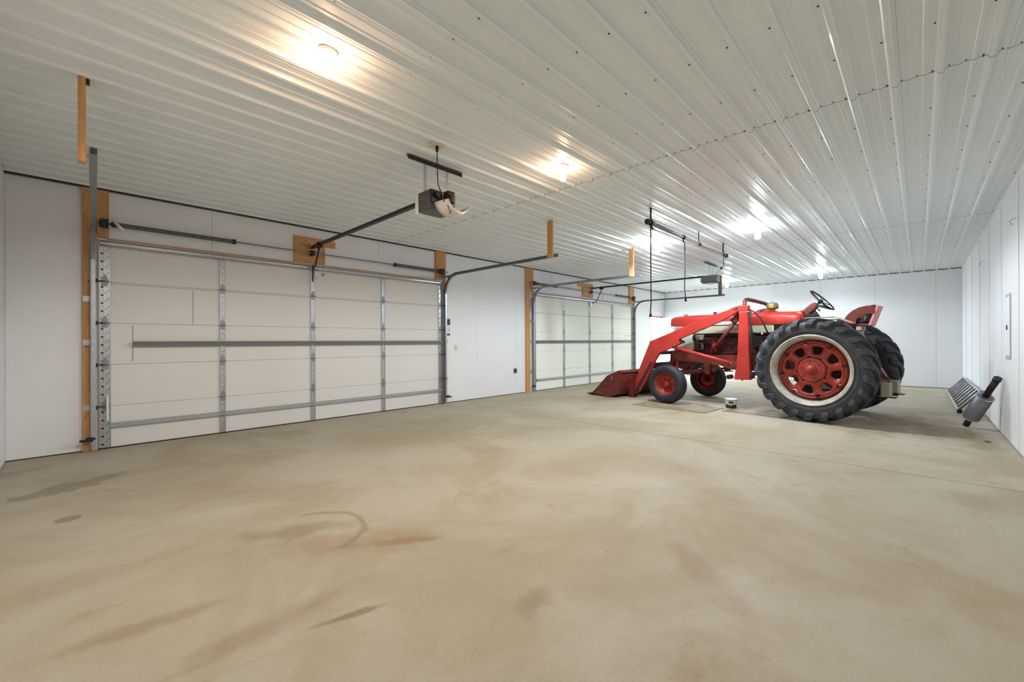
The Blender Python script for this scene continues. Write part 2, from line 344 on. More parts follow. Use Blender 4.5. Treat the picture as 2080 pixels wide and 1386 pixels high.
# ------------------------------------------------------------------ garage doors
def perforate(m, x, z0, z1, y, big):
    z = z0+.04; i = 0
    m.mi = 1
    while z < z1-.03:
        if big:
            m.cyl((x-.022, y, z), (x-.022, y-.0015, z), .0115, n=10)
            m.cyl((x+.012, y, z+.03), (x+.012, y-.0015, z+.03), .006, n=8); m.cyl((x+.03, y, z+.055), (x+.03, y-.0015, z+.055), .006, n=8)
            z += .094
        else:
            m.cyl((x, y, z), (x, y-.0015, z), .0055, n=8); z += .085
    m.mi = 0
def garage_door(name, label, x0, x1, mdoor, stiles, ends, mid, seams_extra=()):
    root = sempty(name, label, (x0, D, 0))
    L = x1-x0; sh = 2.44/5; y = -.0
    for i in range(5):
        boxm('door_section', (0, y, .012+i*sh+.0012), (L, y+.045, .012+(i+1)*sh-.0012), mdoor, root, bevel=.002)
        if i:   # tongue bead beside each joint
            boxm('joint_bead', (.08, y-.002, .012+i*sh-.022), (L-.08, y+.002, .012+i*sh-.018), 'gasket' if i > 3 else mdoor, root)
    boxm('bottom_seal', (0, y-.004, 0), (L, y+.05, .012), 'blackrub', root)
    boxm('light_block_panel', (-.09, y+.05, 0), (L+.04, y+.1, 2.46), 'gap', root)  # unseen panel behind the sections, widened to block daylight leaks
    boxm('door_stop', (-.085, y+.01, 0), (-.001, y+.045, 2.44), 'white', root); boxm('door_stop', (L+.001, y+.01, 0), (L+.03, y+.045, 2.44), 'white', root)
    for sx in stiles:
        big = sx in ends; wd = .05 if big else .032
        xs = sx-x0
        for i in range(5):
            z0, z1 = .012+i*sh+.004, .012+(i+1)*sh-.004
            m = MB(); m.box((xs-wd, y-.012, z0), (xs+wd, y, z1))
            m.mi = 0; m.box((xs-wd, y-.02, z0), (xs-wd+.004, y-.012, z1)); m.box((xs+wd-.004, y-.02, z0), (xs+wd, y-.012, z1))
            perforate(m, xs, z0, z1, y-.012, big)
            m.build('stile', ['galv', 'black'], root)
        for i in range(1, 5):
            z = .012+i*sh
            h = MB(); h.box((xs-.028, y-.02, z+.008), (xs+.028, y-.0125, z+.055)); h.box((xs-.028, y-.02, z-.055), (xs+.028, y-.0125, z-.008))
            h.cyl((xs-.035, y-.024, z), (xs+.035, y-.024, z), .010, n=8); h.prism([(xs-.016, z+.05), (xs+.016, z+.05), (xs, z+.09)], 'y', y-.024, y-.0125)
            h.build('hinge', 'galv_d', root)
            if big:
                r = MB(); sgn = -1 if sx == ends[0] else 1
                r.cyl((xs, y-.045, z), (xs+sgn*.085, y-.045, z), .006, n=8); r.cyl((xs+sgn*.06, y-.045, z), (xs+sgn*.085, y-.045, z), .02, n=12)
                r.build('roller', 'darksteel', root)
    def strut(z, a, b, m, hgt=.05):
        p = [(0, z-hgt/2), (-.012, z-hgt/2), (-.045, z-hgt*.18), (-.045, z+hgt*.18), (-.012, z+hgt/2), (0, z+hgt/2)]
        q = MB(); q.prism([(y-.012+a_, b_) for a_, b_ in p], 'x', a-x0, b-x0); return q.build('strut', m, root)
    strut(.27, x0+.1, x1-.05, 'galv', .06); strut(2.405, x0+.02, x1-.02, 'galv', .07)
    m = MB(); m.box((mid[0]-x0, y-.05, 1.205), (mid[1]-x0, y-.012, 1.255)); m.box((mid[0]-x0, y-.056, 1.2), (mid[1]-x0, y-.05, 1.212)); m.box((mid[0]-x0, y-.056, 1.248), (mid[1]-x0, y-.05, 1.26))
    m.build('strut', 'strut_grey', root, label='dark grey middle strut')
    boxm('lift_bracket', ((x0+x1)/2-x0-.03, y-.04, 2.26), ((x0+x1)/2-x0+.03, y-.012, 2.36), 'galv', root)
    return root
g1 = garage_door('door_1', 'near garage door of five white sections with grey stiles', .165, 5.10, 'door1', [.225, 1.385, 2.58, 3.79, 5.04], (.225, 5.04), (.47, 5.09))
g2 = garage_door('door_2', 'far garage door of five cream sections behind the loader bucket', 7.85, 12.88, 'door2', [7.885, 9.1, 10.33, 11.59, 12.84], (7.885, 12.84), (7.87, 12.87))
for (x, z0, z1) in ((.47, 1.02, 1.205), (.47, 1.26, 1.45), (1.06, 1.48, 1.92)):
    boxm('seam_strip', (x-.165-.004, -.003, z0), (x-.165+.004, .001, z1), 'galv_d', g1)
boxm('handle', (.07, -.035, .33), (.09, -.022, .62), 'white', g1, bevel=.004)
boxm('scratch_mark', (12.4-7.85, -.002, 1.40), (12.75-7.85, .0005, 1.41), 'gasket', g2)
# headers
struct(boxm('trim_2', (.26, D-.016, DH+.008), (4.92, D-.001, DH+.022), 'wood_h'), 'thin pine edge above the near garage door')
struct(boxm('trim_3', (7.86, D-.016, DH+.008), (12.6, D-.001, DH+.022), 'wood_h'), 'thin pine edge above the far garage door')

# ------------------------------------------------------------------ wood jambs and boards on the garage wall
def board(name, a, b, label, cat, m='wood', group=None, knots=()):
    o = boxm(name, a, b, m, None, .003); tag(o, label, cat, group)
    for (x, z, r) in knots:
        MB().cyl((x, a[1], z), (x, a[1]-.001, z), r, n=10).build('knot', 'knot', o)
    return o
yb = D-.038
board('jamb_board', (.04, yb, 0), (.125, D-.001, TOP-.01), 'tall pine board left of the near garage door', 'board', knots=[(.07, 1.2, .01), (.1, .7, .008), (.06, .4, .007), (.09, 1.95, .01)])
board('jamb_block', (.127, yb, 2.47), (.262, D-.001, TOP-.01), 'short wide pine block at top left corner of the near garage door', 'board')
board('jamb_board', (5.105, D-.03, 0), (5.155, D-.001, 2.47), 'narrow pine jamb right of the near garage door', 'board')
board('jamb_block', (4.91, yb, 2.475), (5.155, D-.001, TOP+.005), 'pine block at top right corner of the near garage door', 'board')
board('jamb_board', (7.555, yb, 0), (7.70, D-.001, TOP), 'tall pine board left of the far garage door', 'board', knots=[(7.6, 2.1, .012), (7.6, 1.1, .01)])
board('jamb_block', (7.702, yb, 2.47), (7.83, D-.001, TOP), 'pine block at top left corner of the far garage door', 'board')
board('jamb_block', (12.62, yb, 2.475), (12.94, D-.001, TOP), 'pine block at top right corner of the far garage door', 'board')
board('jamb_board', (12.9, D-.03, 0), (12.95, D-.001, 2.47), 'narrow pine jamb right of the far garage door', 'board')
board('header_board', (2.30, D-.03, 2.485), (2.765, D-.001, 2.765), 'square pine board under the cross board above the near garage door', 'board', 'wood_h')
board('header_crossboard', (2.30, D-.035, 2.768), (2.93, D-.001, 2.875), 'pine cross board holding the near opener rail', 'board', 'wood_h', knots=[(2.47, 2.82, .01), (2.85, 2.81, .008)])
board('header_board', (9.97, D-.03, 2.50), (10.48, D-.001, 2.78), 'square pine board under the cross board above the far garage door', 'board', 'wood_h')
board('header_crossboard', (9.74, D-.035, 2.783), (10.48, D-.001, 2.89), 'pine cross board holding the far opener rail', 'board', 'wood_h')

# hanging posts
def hang_post(x, y, zb, label, m='wood', wx=.038, wy=.089):
    o = thing('hanger_post', label, 'post', (x, y, zb), group=None)
    boxm('post', (-wx/2, -wy/2, 0), (wx/2, wy/2, H-zb-.002), m, o, .002)
    q = MB(); q.box((wx/2+.001, -.02, .02), (wx/2+.005, .02, .1)); q.cyl((wx/2, 0, .06), (wx/2+.014, 0, .06), .008, n=6); q.build('bracket', 'galv_d', o)
    boxm('ceiling_clip', (wx/2, -.015, H-zb-.05), (wx/2+.02, .015, H-zb-.004), 'darksteel', o)
    return o
hang_post(.025, 4.05, 2.46, 'pine post hung from the ceiling at far left')
hang_post(4.93, 3.96, 2.49, 'pine post holding the right track of the near door')
hang_post(7.47, 3.99, 2.49, 'pine post holding the left track of the far door')
hang_post(12.53, 3.99, 2.49, 'reddish weathered post holding the right track of the far door', 'wood_d')

# ------------------------------------------------------------------ tracks
def track(x, side, yend, zt, label, vtop=2.2, skew=0):
    """side = +1: door is to the right (+x) of the track. Channel open towards the door."""
    o = thing('door_track', label, 'track', (x, D-.075, 0))
    def chan(pts, name, m, wdt=.05):
        mb = MB(); n = len(pts)
        # profile in the plane normal to the path: (lateral x, normal)
        prof = [(side*.022, .0), (-side*.012, .0), (-side*.022, .012), (-side*.022, wdt-.012), (-side*.012, wdt), (side*.022, wdt)]
        k = len(prof); vs = []
        for i, (y, z) in enumerate(pts):
            a = Vector((pts[min(i+1, n-1)][0]-pts[max(i-1, 0)][0], pts[min(i+1, n-1)][1]-pts[max(i-1, 0)][1])).normalized()
            nr = Vector((a.y, -a.x))     # normal in y,z
            for (px, pn) in prof: vs.append((px + skew*max(0, -y-.36)/2.3, y-nr.x*(pn-wdt/2), z-nr.y*(pn-wdt/2)))
        fs = [(i*k+j, i*k+j+1, (i+1)*k+j+1, (i+1)*k+j) for i in range(n-1) for j in range(k-1)]
        mb.add(vs, fs, False)
        p = mb.build(name, m, o); sd = p.modifiers.new('s', 'SOLIDIFY'); sd.thickness = .003; return p
    chan([(0, .02), (0, vtop)], 'vertical_rail', 'galv')
    R = .36; zc = zt-R
    arc = [(0, vtop), (0, zc)] + [(-R+R*math.cos(t), zc+R*math.sin(t)) for t in [PI/2*i/10 for i in range(1, 11)]]
    yl = yend-(D-.075)
    chan(arc + [(yl, zt)], 'horizontal_rail', 'galv_d')
    # flag angle and wall brackets
    q = MB(); q.box((-side*.025, .03, 2.0), (-side*.028, .07, 2.58)); q.box((-side*.028, .068, 2.0), (-side*.075, .07, 2.3)); q.box((-side*.028, -.3, 2.52), (-side*.031, .07, 2.56)); q.build('flag_bracket', 'galv', o)
    for z in (.5, 1.25, 1.75):
        q = MB(); q.box((-side*.025, -.01, z-.03), (-side*.028, .06, z+.03)); q.box((-side*.028, .033, z-.03), (-side*.08, .036, z+.03)); q.cyl((-side*.055, .033, z), (-side*.055, .026, z), .008, n=6); q.build('wall_bracket', 'galv', o)
    q = MB(); q.box((side*.0, -.03, .12), (-side*.06, -.02, .17)); q.box((-side*.02, -.045, .125), (-side*.11, -.02, .15)); q.cyl((side*.01, -.03, .15), (side*.01, .0, .15), .012, n=8); q.build('slide_latch', 'black', o)
    return o
track(.125, 1, 4.06, 2.56, 'galvanised track at the far left of the near door', skew=-.045)
track(5.115, -1, 3.97, 2.56, 'curved galvanised track right of the near door')
track(7.80, 1, 4.0, 2.56, 'curved galvanised track left of the far door')
track(12.93, -1, 4.0, 2.55, 'curved galvanised track right of the far door, nearest the entry')

# ------------------------------------------------------------------ torsion shafts
def torsion(x0, x1, sp, xc, z, label):
    y = D-.11
    o = thing('torsion_shaft', label, 'spring shaft', (x0, y, z))
    MB().cyl((-.06, 0, 0), (x1-x0+.12, 0, 0), .0125, n=10).build('shaft', 'galv_d', o)
    for (a, b) in sp:
        a -= x0; b -= x0; m = MB(); m.cyl((a, 0, 0), (b, 0, 0), .024, n=12)
        n = int((b-a)/.018)
        for i in range(n):   # wound coils
            xx = a+i*.018; m.lathe([(.024, xx), (.0295, xx+.005), (.0295, xx+.011), (.024, xx+.016)], n=12)
        m.build('spring', 'strut_grey', o)
        for e in (a, b): MB().cyl((e-.02, 0, 0), (e+.02, 0, 0), .034, n=12).build('cone', 'darksteel', o)
    for e, s in ((.02, 1), (x1-x0-.02, -1)):
        d = MB(); d.lathe([(.012, e-.035), (.045, e-.035), (.05, e-.02), (.05, e+.02), (.058, e+.028), (.058, e+.035), (.012, e+.035)], n=20); d.build('cable_drum', 'darksteel', o)
        pl = MB(); pl.prism([(-.03, -.12), (.1, -.12), (.1, .05), (.0, .05), (-.04, .02)], 'x', e-s*.05, e-s*.053); pl.build('end_bracket', 'galv', o)
        MB().tube([(e, -.05, 0), (e-s*.01, -.035, -.5), (e-s*.01, -.03, -1.2), (e-s*.01, -.03, -2.5)], .0018, 4).build('lift_cable', 'galv_d', o)
    c = xc-x0; k = MB(); k.box((c-.02, .0, -.04), (c+.02, .075, .04)); k.cyl((c-.03, 0, 0), (c+.03, 0, 0), .032, n=10); k.build('center_bearing', 'black', o)
    return o
ts = torsion(.2, 5.02, [(.3, 1.5), (3.97, 4.9)], 2.54, 2.625, 'torsion spring shaft above the near garage door')
q = MB(); q.cyl((.10, -.03, .03), (.18, -.05, -.06), .016, n=10); q.build('tag', 'white', ts, label='white paper tag')
torsion(7.72, 12.78, [(7.86, 8.62), (11.65, 12.5)], 10.3, 2.66, 'torsion spring shaft above the far garage door')

# ------------------------------------------------------------------ door openers
def rail_arm(o, x, yend, z, name='rail'):
    pass
def opener1():
    x = 2.53
    o = thing('door_opener', 'garage door opener with an open white lamp cover and dark side, near camera', 'opener', (x, 3.5, 2.64))
    m = MB(); m.box((-.14, -.08, -.10), (.14, .12, .10)); m.build('housing', 'dkplast', o, .012)
    m = MB(); m.box((-.146, .12, -.105), (.146, .17, .105)); m.build('front_cap', 'white', o, .01)
    m = MB(); m.box((-.135, -.10, -.03), (.0, -.08, .095)); m.cyl((-.07, -.1, .05), (-.07, -.13, .05), .03, n=12); m.box((.02, -.17, -.06), (.10, -.08, .10)); m.box((.03, -.19, -.02), (.09, -.17, .06)); m.build('circuit_housing', 'black', o, .004)
    m = MB(); m.box((.0, -.09, .0), (.05, -.082, .1)); m.build('label_plate', 'offwhite', o)
    for dz in (-.03, 0, .03): MB().cyl((.065, -.19, dz+.02), (.065, -.2, dz+.02), .008, n=8).build('knob', 'brass', o)
    MB().box((-.1415, -.05, .02), (-.14, .09, .028)).build('stripe', 'greyplast', o)
    # open lamp cover: a curved translucent bowl hanging at the back
    m = MB(); n = 16; R = .175; v = []
    for i in range(n+1):
        a = PI + (PI)*(.08 + .84*i/n)
        for (yy, k) in ((-.28, .8), (-.22, .95), (-.14, 1.0), (-.09, 1.0)):
            v.append((R*math.cos(a)*k + .075, yy, .005+R*math.sin(a)*.85*(k**.5)))
    m.add(v, [(4*i+j, 4*i+j+1, 4*i+j+5, 4*i+j+4) for i in range(n) for j in range(3)], True)
    c = m.build('lamp_cover', 'lens', o); sd = c.modifiers.new('s', 'SOLIDIFY'); sd.thickness = .003
    m = MB()
    m.tube([(-.02, -.19, .02), (-.05, -.24, -.06), (-.04, -.26, -.13), (-.02, -.25, -.16), (0, -.24, -.12), (.02, -.2, 0)], .004, 6); m.build('wire_loop', 'blackrub', o)
    # straps and ceiling angle
    zt = H-.03-2.64
    for sx in (-.135, .135):
        m = MB(); m.box((sx-.016, .0, .09), (sx+.016, .003, zt)); m.cyl((sx, -.001, .16), (sx, .001, .16), .005, n=6); m.build('strap', 'galv', o)
    m = MB(); m.box((-.33, -.006, zt-.02), (.33, -.002, zt+.02)); m.box((-.33, -.002, zt+.016), (.33, .03, zt+.02)); m.build('ceiling_angle', 'rust', o)
    yl = D-.1-3.5
    m = MB(); m.box((-.012, .15, .055), (.012, yl, .095)); m.box((-.02, .15, .05), (.02, yl, .058)); m.build('rail', 'black', o)
    boxm('wall_clevis', (-.02, yl-.02, .06), (.02, yl+.055, .12), 'galv', o)
    m = MB(); m.box((-.025, yl-.36, .02), (.025, yl-.24, .05)); m.box((-.035, yl-.33, .045), (.035, yl-.27, .1)); m.build('trolley', 'black', o)
    m = MB(); m.tube([(0, yl-.3, .03), (.01, yl-.12, -.22), (.01, yl+.01, -.31)], .012, 6); m.box((.0, yl-.02, -.46), (.02, yl-.005, -.20)); m.build('door_arm', 'black', o)
    m = MB(); m.cyl((.06, yl-.28, .03), (.06, yl-.28, -.36), .0018, n=5); m.build('release_cord', 'red_w', o)
    m = MB(); m.box((.03, yl-.285, -.38), (.09, yl-.275, -.365)); m.cyl((.06, yl-.28, -.365), (.06, yl-.28, -.41), .006, n=6); m.build('release_handle', 'red', o, label='small red pull handle')
    return o
op1 = opener1()
def opener2():
    x, y, z = 10.36, 3.5, 2.67
    o = thing('door_opener', 'grey faceted garage door opener above the tractor', 'opener', (x, y, z))
    p = [(-.10, -.17), (.10, -.17), (.17, -.08), (.17, .12), (.1, .2), (-.1, .2), (-.17, .12), (-.17, -.08)]
    m = MB(); m.prism(p, 'z', -.06, .09); m.prism([(a*.9, b*.9) for a, b in p], 'z', -.085, -.06); m.build('housing', 'greyplast', o, .012)
    m = MB(); m.prism([(a*.7, b*.7) for a, b in p], 'z', -.095, -.085); m.build('lamp_lens', 'lens', o, .004)
    zt = H-.03-z
    for sx in (-.12, .12): MB().box((sx-.014, 0, .085), (sx+.014, .003, zt)).build('strap', 'galv', o)
    m = MB(); m.box((-.42, -.02, zt-.01), (.34, -.016, zt+.03)); m.box((-.42, -.02, zt+.026), (.34, .03, zt+.03)); m.build('ceiling_angle', 'darksteel', o)
    yl = D-.1-y
    m = MB(); m.box((-.012, .15, .075), (.012, yl, .115)); m.build('rail', 'black', o)
    boxm('wall_clevis', (-.02, yl-.02, .07), (.02, yl+.055, .13), 'brass', o)
    m = MB(); m.box((-.025, yl-.36, .04), (.025, yl-.24, .08)); m.box((-.03, yl-.33, .065), (.03, yl-.27, .12)); m.build('trolley', 'black', o)
    m = MB(); m.tube([(0, yl-.3, .05), (-.02, yl-.14, -.3), (-.02, yl+.02, -.33)], .012, 6); m.build('door_arm', 'black', o)
    m = MB(); m.cyl((.05, yl-.28, .04), (.05, yl-.28, -.2), .003, n=5); m.box((.03, yl-.29, -.21), (.07, yl-.27, -.2)); m.build('release_cord', 'black', o)
    m = MB(); m.tube([(.1, -.05, .09), (.14, -.1, .2), (.25, -.2, .3), (.35, -.3, .36)], .004, 5); m.build('power_cord', 'blackrub', o)
    return o
opener2()
# ceiling receptacle with plug and cord of the near opener
o = thing('ceiling_receptacle', 'cream square receptacle plate in the ceiling above the near opener', 'outlet', (2.27, 3.14, H))
boxm('plate', (-.06, -.06, -.034), (.06, .06, -.026), 'offwhite', o, .003)
boxm('box', (-.05, -.05, -.026), (.05, .05, .02), 'offwhite', o)
c = MB(); oo = Vector((2.53, 3.5, 2.64))
c.cyl(Vector((2.27, 3.13, H-.036))-oo, Vector((2.27, 3.13, H-.08))-oo, .016, .012, n=10)
c.tube([Vector(p)-oo for p in [(2.27, 3.13, H-.07), (2.275, 3.135, H-.2), (2.29, 3.15, H-.3), (2.31, 3.17, H-.36), (2.42, 3.25, H-.42), (2.5, 3.3, H-.5)]], .005, 6)
c.build('power_cord', 'blackrub', op1)

# ------------------------------------------------------------------ bulbs
def lamp(x, y, warm, label, k=1):
    o = thing('ceiling_lamp', label, 'lamp', (x, y, H))
    z0 = -.004
    m = MB(); m.lathe([(.002, z0), (.062, z0), (.062, z0-.012), (.05, z0-.024), (.028, z0-.032), (.026, z0-.052), (.002, z0-.052)], ax='z', n=24); m.build('lampholder', 'white', o)
    if warm:
        b = MB(); b.lathe([(.001, -.158), (.014, -.156), (.026, -.146), (.031, -.128), (.03, -.112), (.022, -.092), (.015, -.078), (.0135, -.05)], ax='z', n=20); b.build('bulb', 'warm', o)
    else:
        b = MB(); b.cyl((0, 0, -.05), (0, 0, -.075), .024, n=16); b.build('bulb_base', 'white', o)
        b = MB(); b.lathe([(.001, -.215), (.026, -.213), (.037, -.2), (.040, -.18), (.040, -.11), (.036, -.09), (.024, -.075)], ax='z', n=20); b.build('bulb', 'cool', o)
    ld_ = bpy.data.lights.new('lamp_light', 'SPOT'); lo = bpy.data.objects.new('lamp_light', ld_); COL.objects.link(lo); lo.parent = o
    ld_.energy = k*(WARM_W if warm else COOL_W); ld_.color = (1.0, .925, .85) if warm else (.86, .93, 1.0)
    ld_.spot_size = math.radians(176); ld_.spot_blend = .35; ld_.shadow_soft_size = .05; lo.location = (0, 0, -.29)
    return o
lamp(1.08, 2.63, True, 'bare warm bulb on a round white holder nearest the camera')
lamp(3.47, 2.62, True, 'bare warm bulb past the near opener')
lamp(7.40, 1.80, False, 'bright cool bulb above the rear of the tractor')
lamp(7.25, 3.36, False, 'bright cool bulb behind the hanging grey pipe')
lamp(13.4, 1.81, False, 'bright cool bulb in front of the far wall', .45)
lamp(13.5, 4.10, False, 'bright cool bulb beside the far grey opener', .7)

# ------------------------------------------------------------------ hanging pipe with cords
o = thing('hanging_pipe', 'grey pipe with black end caps hung under the ceiling', 'pipe', (5.3, 2.6, 2.84))
MB().cyl((.1, 0, 0), (1.78, 0, 0), .026, n=14).build('pipe', 'galv_d', o)
MB().cyl((1.78, 0, 0), (3.2, 0, 0), .021, n=14).build('pipe', 'bronze', o, label='thinner brownish half of the pipe')
for a, bb in ((-.02, .04), (3.17, 3.23)):
    m = MB(); m.lathe([(.002, a), (.034, a+.004), (.04, a+.02), (.04, bb-.02), (.034, bb), (.002, bb)], n=16); m.build('end_cap', 'black', o)
m = MB(); m.cyl((.07, 0, 0), (.16, 0, 0), .038, n=14); m.cyl((.11, 0, 0), (.11, 0, .05), .02, n=10); m.cyl((.11, 0, -.03), (.11, -.03, -.09), .012, n=8); m.build('clamp', 'black', o)
m = MB(); m.cyl((1.17, 0, 0), (1.23, 0, 0), .034, n=14); m.cyl((1.2, 0, -.03), (1.2, 0, -.08), .01, n=8); m.build('clamp', 'black', o)
for a in (1.83, 3.03): MB().cyl((a, 0, 0), (a+.045, 0, 0), .03, n=12).build('clamp', 'rust', o)
for x, k in ((.12, .012), (1.85, .008), (3.06, .012)):
    m = MB(); m.tube([(x, 0, .01), (x+.0, .01, .1), (x-.01, .0, H-2.84)], k, 6); m.build('hanging_strap', 'black', o)
pipe_o = Vector((5.3, 2.6, 2.84))
cords = [([(5.4, 2.6, 2.8), (5.4, 2.6, 2.2), (5.405, 2.6, 1.75), (5.385, 2.6, 1.68), (5.385, 2.6, 1.6)], .008),
         ([(6.55, 2.6, 2.78), (6.56, 2.6, 2.3), (6.54, 2.6, 2.05), (6.57, 2.6, 1.97), (6.58, 2.6, 1.89)], .007),
         ([(8.36, 2.6, 2.8), (8.36, 2.6, 2.62), (8.3, 2.62, 2.6)], .006)]
for pts, r in cords:
    m = MB(); m.tube([Vector(p)-pipe_o for p in pts], r, 6); e = Vector(pts[-1])-pipe_o; cd = m.build('cord', 'blackrub', o)
    m = MB(); m.cyl(e+Vector((0, 0, .01)), e+Vector((0, 0, -.035)), .016, .02, n=8); m.build('plug', 'blackrub', cd)

# ------------------------------------------------------------------ small wall fittings
o = thing('wall_keypad', 'black door control button pad on the wall right of the near door', 'control', (5.245, D, 1.64))
boxm('body', (-.028, -.02, -.06), (.028, 0, .06), 'black', o, .004)
for i in range(3): boxm('button', (-.018, -.024, -.04+i*.032), (.018, -.02, -.018+i*.032), 'dkplast', o)
o = thing('instruction_sheet', 'white paper sheet with a small picture below the black keypad', 'paper', (5.245, D, 1.49))
boxm('sheet', (-.055, -.002, -.085), (.05, 0, .055), 'paper', o)
boxm('printed_picture', (.0, -.0028, -.03), (.022, -.0018, .0), 'dkplast', o); boxm('printed_picture', (.01, -.0028, .02), (.02, -.0018, .035), 'greyplast', o)
tag(boxm('label_plate', (5.19, D-.004, 1.365), (5.285, D, 1.405), 'dkplast', None, .001), 'small dark grey label plate below the white sheet', 'label')
o = thing('light_switch', 'ivory light switch plate right of the near door', 'switch', (5.425, D, 1.12))
boxm('plate', (-.036, -.006, -.058), (.036, 0, .058), 'offwhite', o, .003); boxm('toggle', (-.005, -.016, -.004), (.005, -.006, .014), 'brass', o)
o = thing('wall_outlet', 'square grey outlet low on the wall between the two garage doors', 'outlet', (7.2, D, .545))
boxm('plate', (-.06, -.008, -.06), (.06, 0, .06), 'greyplast', o, .003); MB().cyl((0, -.008, 0), (0, -.014, 0), .035, n=16).build('socket', 'black', o)
o = thing('breaker_panel', 'white flush breaker panel with a dark latch on the right wall', 'panel', (7.86, -YR, 1.0))
boxm('frame', (-.2, 0, 0), (.2, .006, .8), 'galv', o, .002); boxm('door', (-.17, .006, .05), (.17, .012, .76), 'wall', o, .002); boxm('latch', (-.015, .012, .36), (.03, .02, .42), 'black', o, .003)
for x, z, lb_ in ((7.28, 2.55, 'small wire hook high on the right wall nearest the camera'), (10.57, 2.5, 'small wire hook high on the right wall above the ladder')):
    m = MB(); m.tube([(x, -YR, z+.05), (x, -YR+.02, z+.05), (x, -YR+.05, z+.02), (x, -YR+.04, z-.015), (x, -YR+.02, z-.01)], .003, 5); tag(m.build('wall_hook', 'galv_d'), lb_, 'hook')

# ------------------------------------------------------------------ entry door
ed = sempty('door_3', 'open white entry door with a fan window at the far corner', (EX[1], D, 0))
r_ = MB(); W_ = .9
n = 14; cy, cz, rf = -.46, 1.62, .27
# leaf stands square to the wall, hinged on the right jamb; opening for the fan window
leaf_x0, leaf_x1 = -.045, 0.0
outer = [(-.02, .01), (-.02, 2.08), (-.02-W_, 2.08), (-.02-W_, .01)]
m = MB()
m.box((leaf_x0, -.02-W_, .01), (leaf_x1, -.02, cz)); m.box((leaf_x0, -.02-W_, cz+rf), (leaf_x1, -.02, 2.08))
m.box((leaf_x0, -.02-W_, cz), (leaf_x1, cy-rf, cz+rf)); m.box((leaf_x0, cy+rf, cz), (leaf_x1, -.02, cz+rf))
for sgn in (-1, 1):
    arc = [(cy+sgn*rf*math.cos(PI/2*i/n), cz+rf*math.sin(PI/2*i/n)) for i in range(n+1)]
    m.prism(arc + [(cy+sgn*rf, cz+rf)], 'x', leaf_x0, leaf_x1)
lf = m.build('door_leaf', 'steeldoor', ed)
arc = [(cy+rf*math.cos(PI*i/20), cz+rf*math.sin(PI*i/20)) for i in range(21)]
MB().prism(arc, 'x', -.026, -.02).build('pane', 'glass', lf)
fr = MB(); fr.tube([(-.046, a, b_) for a, b_ in arc], .012, 6); fr.tube([(-.046, cy-rf, cz), (-.046, cy+rf, cz)], .012, 6)
for a in (PI*.25, PI*.5, PI*.75): fr.tube([(-.046, cy, cz), (-.046, cy+rf*math.cos(a), cz+rf*math.sin(a))], .006, 5)
fr.build('window_frame', 'white', lf)
for z in (.25, .95):
    for yy in (-.80, -.42):
        boxm('raised_panel', (-.05, yy, z), (-.045, yy+.3, z+.52), 'steeldoor', lf, .004)
MB().cyl((-.045, -.85, 1.0), (-.1, -.85, 1.0), .025, n=12).build('door_knob', 'chrome', lf)
fx = EX[0]-EX[1]
boxm('lintel', (fx-.02, -.012, EH-.035), (.03, .02, EH+.02), 'orange', ed)
boxm('jamb', (fx-.012, -.008, 0), (fx+.012, .2, EH), 'galv_d', ed); boxm('jamb', (-.03, .021, 0), (-.001, .23, EH), 'white', ed)
boxm('threshold', (fx, .0, 0), (0, .2, .015), 'galv', ed)
boxm('strike_plate', (fx-.04, -.016, 1.18), (fx-.012, -.002, 1.26), 'galv_d', ed)
struct(boxm('ground', (10, D+.25, -.12), (22, D+14, -.04), 'concrete_out'), 'pale concrete ground outside the entry door')

# ------------------------------------------------------------------ ladder
LX0, LX1 = 10.38, 14.45
bot = Vector((0, -.50, .035)); top = Vector((0, -YR+.035, .36))
ld = thing('ladder', 'aluminium ladder lying on its side against the right wall', 'ladder', ((LX0+LX1)/2, -.5, 0))
dv = (top-bot).normalized()
def rel(x, p): return Vector((x-(LX0+LX1)/2, p.y+.5, p.z))
for k, off in ((0, 0),):
    nrm = Vector((0, dv.z, -dv.y))*(off)
    for p in (bot, top):
        c = p+nrm; m = MB(); a, bq = rel(LX0+k*.1, c), rel(LX1-(1-k)*.12, c)
        hh = dv*.012; ww = Vector((0, dv.z, -dv.y))*.03
        v = []
        for q in (a, bq): v += [q-hh-ww, q+hh-ww, q+hh+ww, q-hh+ww]
        m.add(v, [(0,1,2,3),(7,6,5,4),(0,1,5,4),(1,2,6,5),(2,3,7,6),(3,0,4,7)], False); m.build('rail', 'alu', ld)
    nR = 10
    for i in range(nR):
        x = LX0+.2+i*.41
        MB().cyl(rel(x, bot+nrm), rel(x, top+nrm), .0145, n=10).build('rung', 'mufgrey', ld)
for p in (bot, top): MB().box(*(rel(LX0-.04, p)+Vector((0, -.03, -.03)), rel(LX0+.02, p)+Vector((0, .03, .03)))).build('rubber_foot', 'blackrub', ld)
